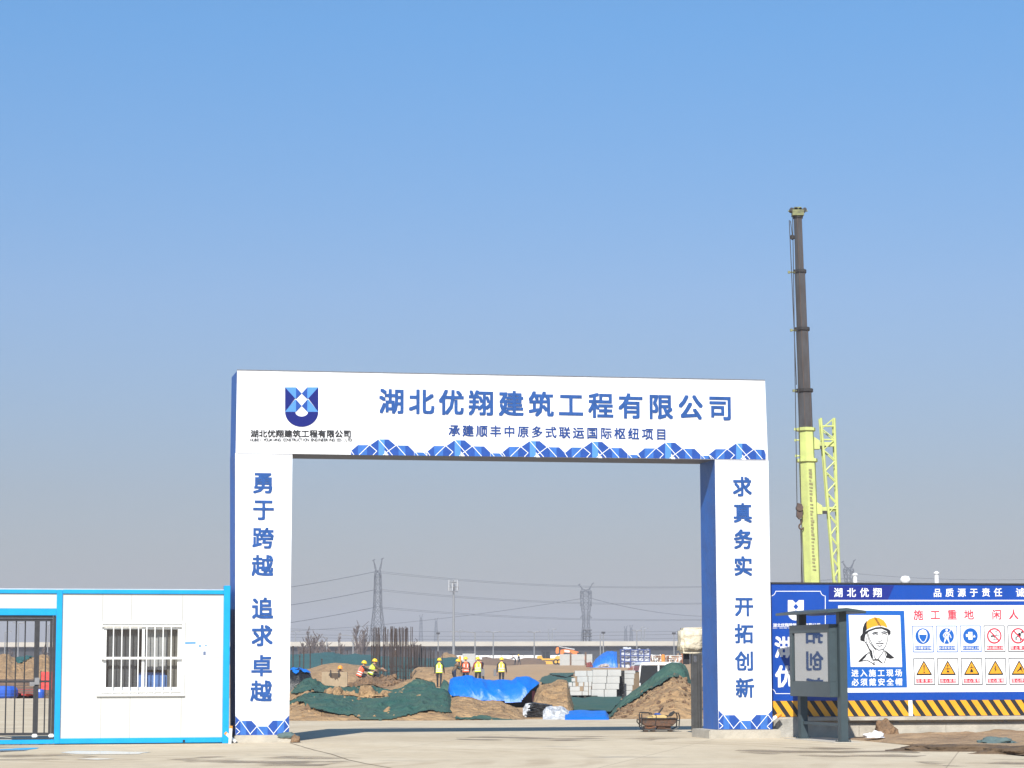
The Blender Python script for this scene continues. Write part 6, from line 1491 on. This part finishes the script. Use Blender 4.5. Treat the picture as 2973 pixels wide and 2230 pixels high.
# gantry structure behind the viaduct
t = place('signal_gantry', 'dark steel signal gantry rising behind the viaduct', 'gantry', *A5(1870, 120), 680); k = 680 / FPX / 3.16; 
m = MB()
for a in (-35, -10, 25): m.bar((a * k, 0, -3), (a * k, 0, 100 * k), .16, 5)
for b in (40, 62, 95): m.bar((-40 * k, 0, b * k), (45 * k, 0, b * k), .16, 5)
m.bar((-30 * k, 0, 100 * k), (20 * k, 0, 60 * k), .12, 5); m.bar((20 * k, 0, 100 * k), (-20 * k, 0, 60 * k), .12, 5); m.build('frame', dark_steel, t)
# power lines
wire_m = mat('wire', (.07, .075, .085), .7)
def wire(label, pts, D, r=.13, n=14):
    P = [at(px, py, d) for (px, py), d in zip(pts, D)]
    m = MB(); full = []
    for a, b, sag in zip(P[:-1], P[1:], [q for q in (0,) * len(P)]):
        for q in range(n): full.append(a.lerp(b, q / n))
    full.append(P[-1])
    return m, full
def span(label, a, b, sag, Da, Db, r=.12):
    A, B = at(*a, Da), at(*b, Db); pts = []
    for q in range(25):
        s_ = q / 24; p = A.lerp(B, s_); p.z -= sag * 4 * s_ * (1 - s_); pts.append(p)
    m = MB(); m.tube([p - A for p in pts], r, 4); o = m.build('power_line', wire_m); o.location = A
    return tag(o, label, 'power line', 'power lines')
for q, (yl, yp) in enumerate(((1690, 1659), (1742, 1711), (1793, 1762))):
    nm = ('uppermost', 'middle', 'lowest')[q]
    span(nm + ' wire running left from the forked pylon', (300, yl + 70), (1094, yp), 2.0, 820, 1000, .13)
    for j, dz in enumerate((0, 4)):
        span(nm + ' wire running right from the forked pylon, ' + ('upper', 'lower')[j] + ' of its pair', (1102, yp + dz), (2470, yp + 18 + dz * .5), 5.2 - .6 * q, 1000, 1050, .10)
span('low slanting wire rising to the narrow pylon from the left', (845, 1832), (1694, 1737), 2.2, 1300, 1150, .14)
span('low slanting wire falling to the right from the narrow pylon', (1712, 1736), (2100, 1790), 2.5, 1150, 1300, .14)
for q, y in enumerate((1664, 1684)): span(('upper', 'lower')[q] + ' wire running right from the pylon beyond the crane', (2470, y), (3060, y + 16), 1.5, 1050, 1000, .11)
for q, (y0, y1, lab) in enumerate(((1826, 1832, 'upper'), (1842, 1840, 'middle'), (1850, 1852, 'lower'))): span(lab + ' overhead wire along the viaduct', (842, y0), (2040, y1), .6, 640, 650, .055)
# bare winter trees
bark = mat('bare_bark', (.13, .10, .09), .9, .3, 1)
def bare_tree(label, px, ytop, ybot, D, spread, seed, r0=.16, dens=1.0):
    r_ = random.Random(seed); p = at(px, ybot, D); z0 = gz(D); h = at(px, ytop, D).z - z0
    t = thing('bare_tree', label, 'tree', (p.x, D, z0), 0, 'bare winter trees before the viaduct')
    m = MB(); pts = [Vector((.08 * r_.uniform(-1, 1) * k, .08 * r_.uniform(-1, 1) * k, h * k / 8)) for k in range(9)]
    m.tube(pts, [r0 * (1 - k / 9) + .02 for k in range(9)], 6); m.build('trunk', bark, t)
    m = MB()
    def grow(p, d, L, r, lev):
        q = p + d * L; m.bar(p, q, r, 4, r2=r * .6)
        if lev == 0: return
        for _ in range(5 if lev > 1 else 4):
            a = Vector((r_.gauss(0, .45), r_.gauss(0, .45), r_.uniform(.2, .9))); grow(p.lerp(q, r_.uniform(.35, 1)), (d * .9 + a * .8).normalized(), L * r_.uniform(.5, .75), r * .6, lev - 1)
    for k in range(int(22 * dens)):
        f = r_.uniform(.22, .95); b = pts[int(f * 8)]; a = r_.uniform(0, 6.28); grow(b, Vector((math.cos(a) * spread, math.sin(a) * spread, 1.1)).normalized(), h * .24 * (1.15 - f), r0 * .42 * (1.1 - f) + .02, 2)
    m.build('crown', bark, t); return t
for k, (px, yt, D, sp, lab) in enumerate(((885, 1850, 400, .7, 'thin one nearest the gate pillar'), (901, 1818, 410, .8, 'tallest of the left clump'), (915, 1828, 395, .8, 'broad one in the left clump'), (925, 1838, 405, .7, 'right edge of the left clump'), (940, 1848, 400, .7, 'small one right of the clump'), (988, 1836, 420, .5, 'short bushy one by itself'),
        (1036, 1800, 410, .35, 'tall narrow one left of the pylon foot'), (1048, 1828, 400, .45, 'crooked one with bent trunk'), (1060, 1804, 415, .35, 'tall narrow one at the pylon foot'), (1205, 1852, 430, .6, 'low one right of the rebar columns'), (872, 1862, 390, .6, 'lowest one at the gate pillar'), (955, 1866, 390, .6, 'low shrubby one on the netted bank'), (30, 1880, 400, .8, 'seen through the left bars of the door'), (128, 1870, 400, .8, 'seen through the right bars of the door'))):
    bare_tree('bare winter tree, ' + lab, px, yt, 1905, D, sp, 100 + k, .17, 1.0)
# scrub along the foot of the viaduct as one mass
m = MB(); rr = random.Random(77)
for q in range(1500):
    x = rr.uniform(-62, 52); y = rr.uniform(585, 600); h = rr.uniform(.8, 3.2) * (1.2 if x < -10 else .6); z = gz(600)
    m.bar((x, y, z), (x + rr.uniform(-.4, .4), y, z + h), .06, 3, r2=.02)
tag(m.build('scrub', bark, fix=False), 'brown leafless scrub along the foot of the viaduct', 'scrub', kind='stuff')

# ================================================================== CRANE
CRD = 100; ck = CRD / FPX / 1.4302
crane = thing('mobile_crane', 'lime yellow mobile crane with raised telescopic boom and side jib', 'crane', (at(*Z8(230, 1690), CRD).x, CRD, 0), 0)
co = crane.location
def C8(zx, zy, y=0): p = at(*Z8(zx, zy), CRD); return Vector((p.x - co.x, y, p.z))
lime = mat('crane_lime', (.55, .62, .20), .5, .2, 1.5, col2=(.42, .46, .17)); boom_grey = mat('boom_grey', (.092, .096, .104), .5, .35, 2.2, metal=.2, col2=(.055, .045, .04), stretch=(1, 1, .3)); boom_dark = mat('boom_dark', (.03, .026, .024), .6, .3, 3)
axis_tip, axis_base = C8(166, 88), C8(229, 1690)
ax = (axis_base - axis_tip)
def boom_pt(zy): return axis_tip + ax * ((zy - 88) / (1690 - 88))
def boom_section(name, za, zb_, w, m_, y_extra=0):
    a, b = boom_pt(za), boom_pt(zb_); W = w * ck / 2; d = W * 1.15
    sec = [(-W, -d * .35), (-W * .25, -d), (W * .75, -d * .8), (W, -d * .1), (W, d * .8), (W * .5, d), (-W * .6, d), (-W, d * .7)]
    b_ = MB(); b_.quadstrip([[b + Vector((x, y, 0)) for x, y in sec], [a + Vector((x, y, 0)) for x, y in sec]]); o = b_.build(name, m_, crane, bevel=.012)
    b_ = MB(); c0, c1 = a + Vector((0, 0, -.02)), a + Vector((0, 0, -.14)); b_.quadstrip([[c1 + Vector((x * 1.28, y * 1.2, 0)) for x, y in sec], [c0 + Vector((x * 1.28, y * 1.2, 0)) for x, y in sec]])
    b_.build('collar', boom_dark if m_ is not lime else lime, o)
    return o, W, d
for name, za, zb_, w, m_ in (('boom_section', 92, 335, 33, boom_grey), ('boom_section', 322, 580, 42, boom_grey), ('boom_section', 564, 835, 49, boom_grey), ('boom_section', 820, 1000, 55, boom_grey), ('boom_section', 982, 1130, 60, lime), ('boom_section', 1110, 1935, 66, lime)):
    o, W, d = boom_section(name, za, zb_, w, m_)
    if m_ is boom_grey:
        q = MB(); a, b = boom_pt(za + 10), boom_pt(zb_)
        for xo in (-.26, .74): q.box(-.012, .012, -.012, .0, 0, (a - b).length, 0, Matrix.Translation(b + Vector((xo * W, -d * (1.0 if xo < 0 else .8) - .004, 0))) @ (a - b).to_track_quat('Z', 'Y').to_matrix().to_4x4())
        q.build('edge_wear', mat('edge_rust', (.16, .10, .07), .7, .4, 4), o)
    elif za > 1000:
        q = MB(); rr = random.Random(5)
        for n_ in range(30):
            z = 1160 + n_ * 14; p = boom_pt(z) + Vector((W * .18, -d * .905 - .02, 0)); q.box(p.x - .07, p.x + .05 + rr.uniform(-.03, .03), p.y - .004, p.y, p.z - .05, p.z + rr.uniform(0, .06))
        q.build('grime_streak', mat('grime', (.30, .28, .13), .8, .4, 3), o)
# head sheaves
m = MB(); p = boom_pt(75); m.box(p.x - .24, p.x + .24, -.25, .25, p.z - .22, p.z + .02); m.box(p.x - .16, p.x + .14, -.2, .2, p.z + .02, p.z + .14); m.bar((p.x - .40, 0, p.z + .0), (p.x + .42, 0, p.z + .0), .03, 8); m.build('boom_head', mat('head_lime', (.30, .32, .12), .6, .5, 4, col2=(.06, .06, .04)), crane)
for xo in (-.27, -.08, .1, .28): m = MB(); m.bar((p.x + xo, -.2, p.z + .03), (p.x + xo, .2, p.z + .03), .085, 12); m.build('sheave', boom_dark, crane)
for zy in (335, 578, 830, 990, 1035, 1100):
    m = MB(); p = boom_pt(zy); m.bar((p.x - .46, -.1, p.z), (p.x - .2, -.1, p.z), .03, 8); m.box(p.x - .52, p.x - .43, -.16, -.04, p.z - .05, p.z + .05); m.build('rope_guide', lime if zy > 980 else MATS['head_lime'], crane)
m = MB()
for a, b in (((142, 110), (160, 1290)), ((150, 118), (176, 1290)), ((133, 120), (142, 190)), ((175, 1400), (186, 1700)), ((178, 1400), (178, 1700)), ((128, 118), (158, 800))): m.bar(C8(*a, -.25), C8(*b, -.25), .018, 5)
m.build('hoist_rope', boom_dark, crane)
m = MB(); m.lathe([(.02, -.12), (.09, -.08), (.10, .05), (.02, .12)], 10, 0, Matrix.Translation(C8(141, 188, -.25))); m.build('limit_weight', boom_dark, crane)
m = MB(); m.prism([(C8(160, 1290).x, C8(160, 1290).z), (C8(180, 1290).x, C8(180, 1295).z), (C8(182, 1345).x, C8(182, 1345).z), (C8(170, 1358).x, C8(170, 1358).z), (C8(158, 1345).x, C8(158, 1345).z)], -.4, -.1); m.bar(C8(170, 1310, -.45), C8(170, 1310, -.05), .14, 12); m.build('hook_block', mat('block_brown', (.10, .06, .045), .6, .4, 6), crane)
hk = C8(178, 1385, -.25); m = MB(); m.tube([hk + Vector((.10 * math.cos(a), 0, .11 * math.sin(a) - .02)) for a in [math.pi * (.5 + q * .18) for q in range(9)]], [.035] * 8 + [.015], 6); m.bar(C8(176, 1356, -.25), hk + Vector((0, 0, .1)), .04, 6); m.build('hook', MATS['block_brown'], crane)
# stowed lattice jib on the right side
m = MB()
jl0, jl1, jr0, jr1 = C8(262, 935), C8(324, 1690), C8(318, 935), C8(342, 1690)
dep = .42
for y in (0, dep): m.bar(jl0 + Vector((0, y, 0)), jl1 + Vector((0, y * .4, 0)), .055, 8); m.bar(jr0 + Vector((0, y, 0)), jr1 + Vector((0, y * .4, 0)), .055, 8)
m.build('jib_chords', lime, crane)
m = MB(); n_ = 17
for y in (0, dep):
    for q in range(n_):
        a, b = q / n_, (q + 1) / n_; A = lambda s_: jl0.lerp(jl1, s_) + Vector((0, y * (1 - .6 * s_), 0)); B = lambda s_: jr0.lerp(jr1, s_) + Vector((0, y * (1 - .6 * s_), 0))
        if q % 2: m.bar(A(a), B(b), .026, 5)
        else: m.bar(B(a), A(b), .026, 5)
for s_ in (.045, .12, .5, .98):
    m.bar(jl0.lerp(jl1, s_), jr0.lerp(jr1, s_), .035, 6); m.bar(jl0.lerp(jl1, s_), jl0.lerp(jl1, s_) + Vector((0, dep * (1 - .6 * s_), 0)), .03, 5); m.bar(jr0.lerp(jr1, s_), jr0.lerp(jr1, s_) + Vector((0, dep * (1 - .6 * s_), 0)), .03, 5)
m.build('jib_lacing', lime, crane)
for zy, x0, x1 in ((1040, 235, 322), (1310, 245, 330)):
    m = MB(); a, b = C8(x0, zy - 6), C8(x1, zy + 12); m.box(a.x, b.x, .05, .3, b.z, a.z); a, b = C8(x0 - 2, zy - 26), C8(x0 + 22, zy + 24); m.prism([(a.x, a.z), (b.x, (a.z + b.z) / 2 + .1), (b.x, b.z), (a.x, b.z)], -.1, .3); m.build('jib_bracket', lime, crane)
    m = MB(); a, b = C8(x0 + 12, zy + 10), C8(x0 + 50, zy + 22); m.box(a.x, b.x, 0, .2, b.z, a.z); m.build('jib_pin', boom_dark, crane)
# carrier hidden behind the hoarding
m = MB(); m.box(-1.3, 7.5, -1.25, 1.25, .7, 1.15); m.build('chassis', lime, crane, bevel=.03)
m = MB(); m.box(5.6, 7.4, -1.2, 1.2, 1.16, 1.85); m.build('cab', lime, crane, bevel=.08)
m = MB(); m.box(-1.2, 1.2, -1.1, 1.1, 1.17, 1.6); m.build('turntable', lime, crane, bevel=.05)
for x in (-.6, .8, 4.6, 6.2):
    for y in (-1.3, .95): m = MB(); m.bar((x, y, .5), (x, y + .35, .5), .5, 18); m.build('wheel', tyre_m, crane)
# ================================================================== AIR
HAZE = 0.00042
m = MB(); m.box(-2100, 2100, -80, 3080, -2.5, 62)
hz = m.build('haze', [], None)
hm = bpy.data.materials.new('haze_air'); hm.use_nodes = True; hn = hm.node_tree.nodes; hn.remove(hn['Principled BSDF'])
pv = hn.new('ShaderNodeVolumePrincipled'); pv.inputs['Color'].default_value = (.76, .78, .86, 1); pv.inputs['Density'].default_value = HAZE; pv.inputs['Anisotropy'].default_value = .0
hm.node_tree.links.new(pv.outputs[0], hn['Material Output'].inputs['Volume'])
hz.data.materials.append(hm); tag(hz, kind='stuff', label='thin pale haze lying over the whole construction site', cat='haze')
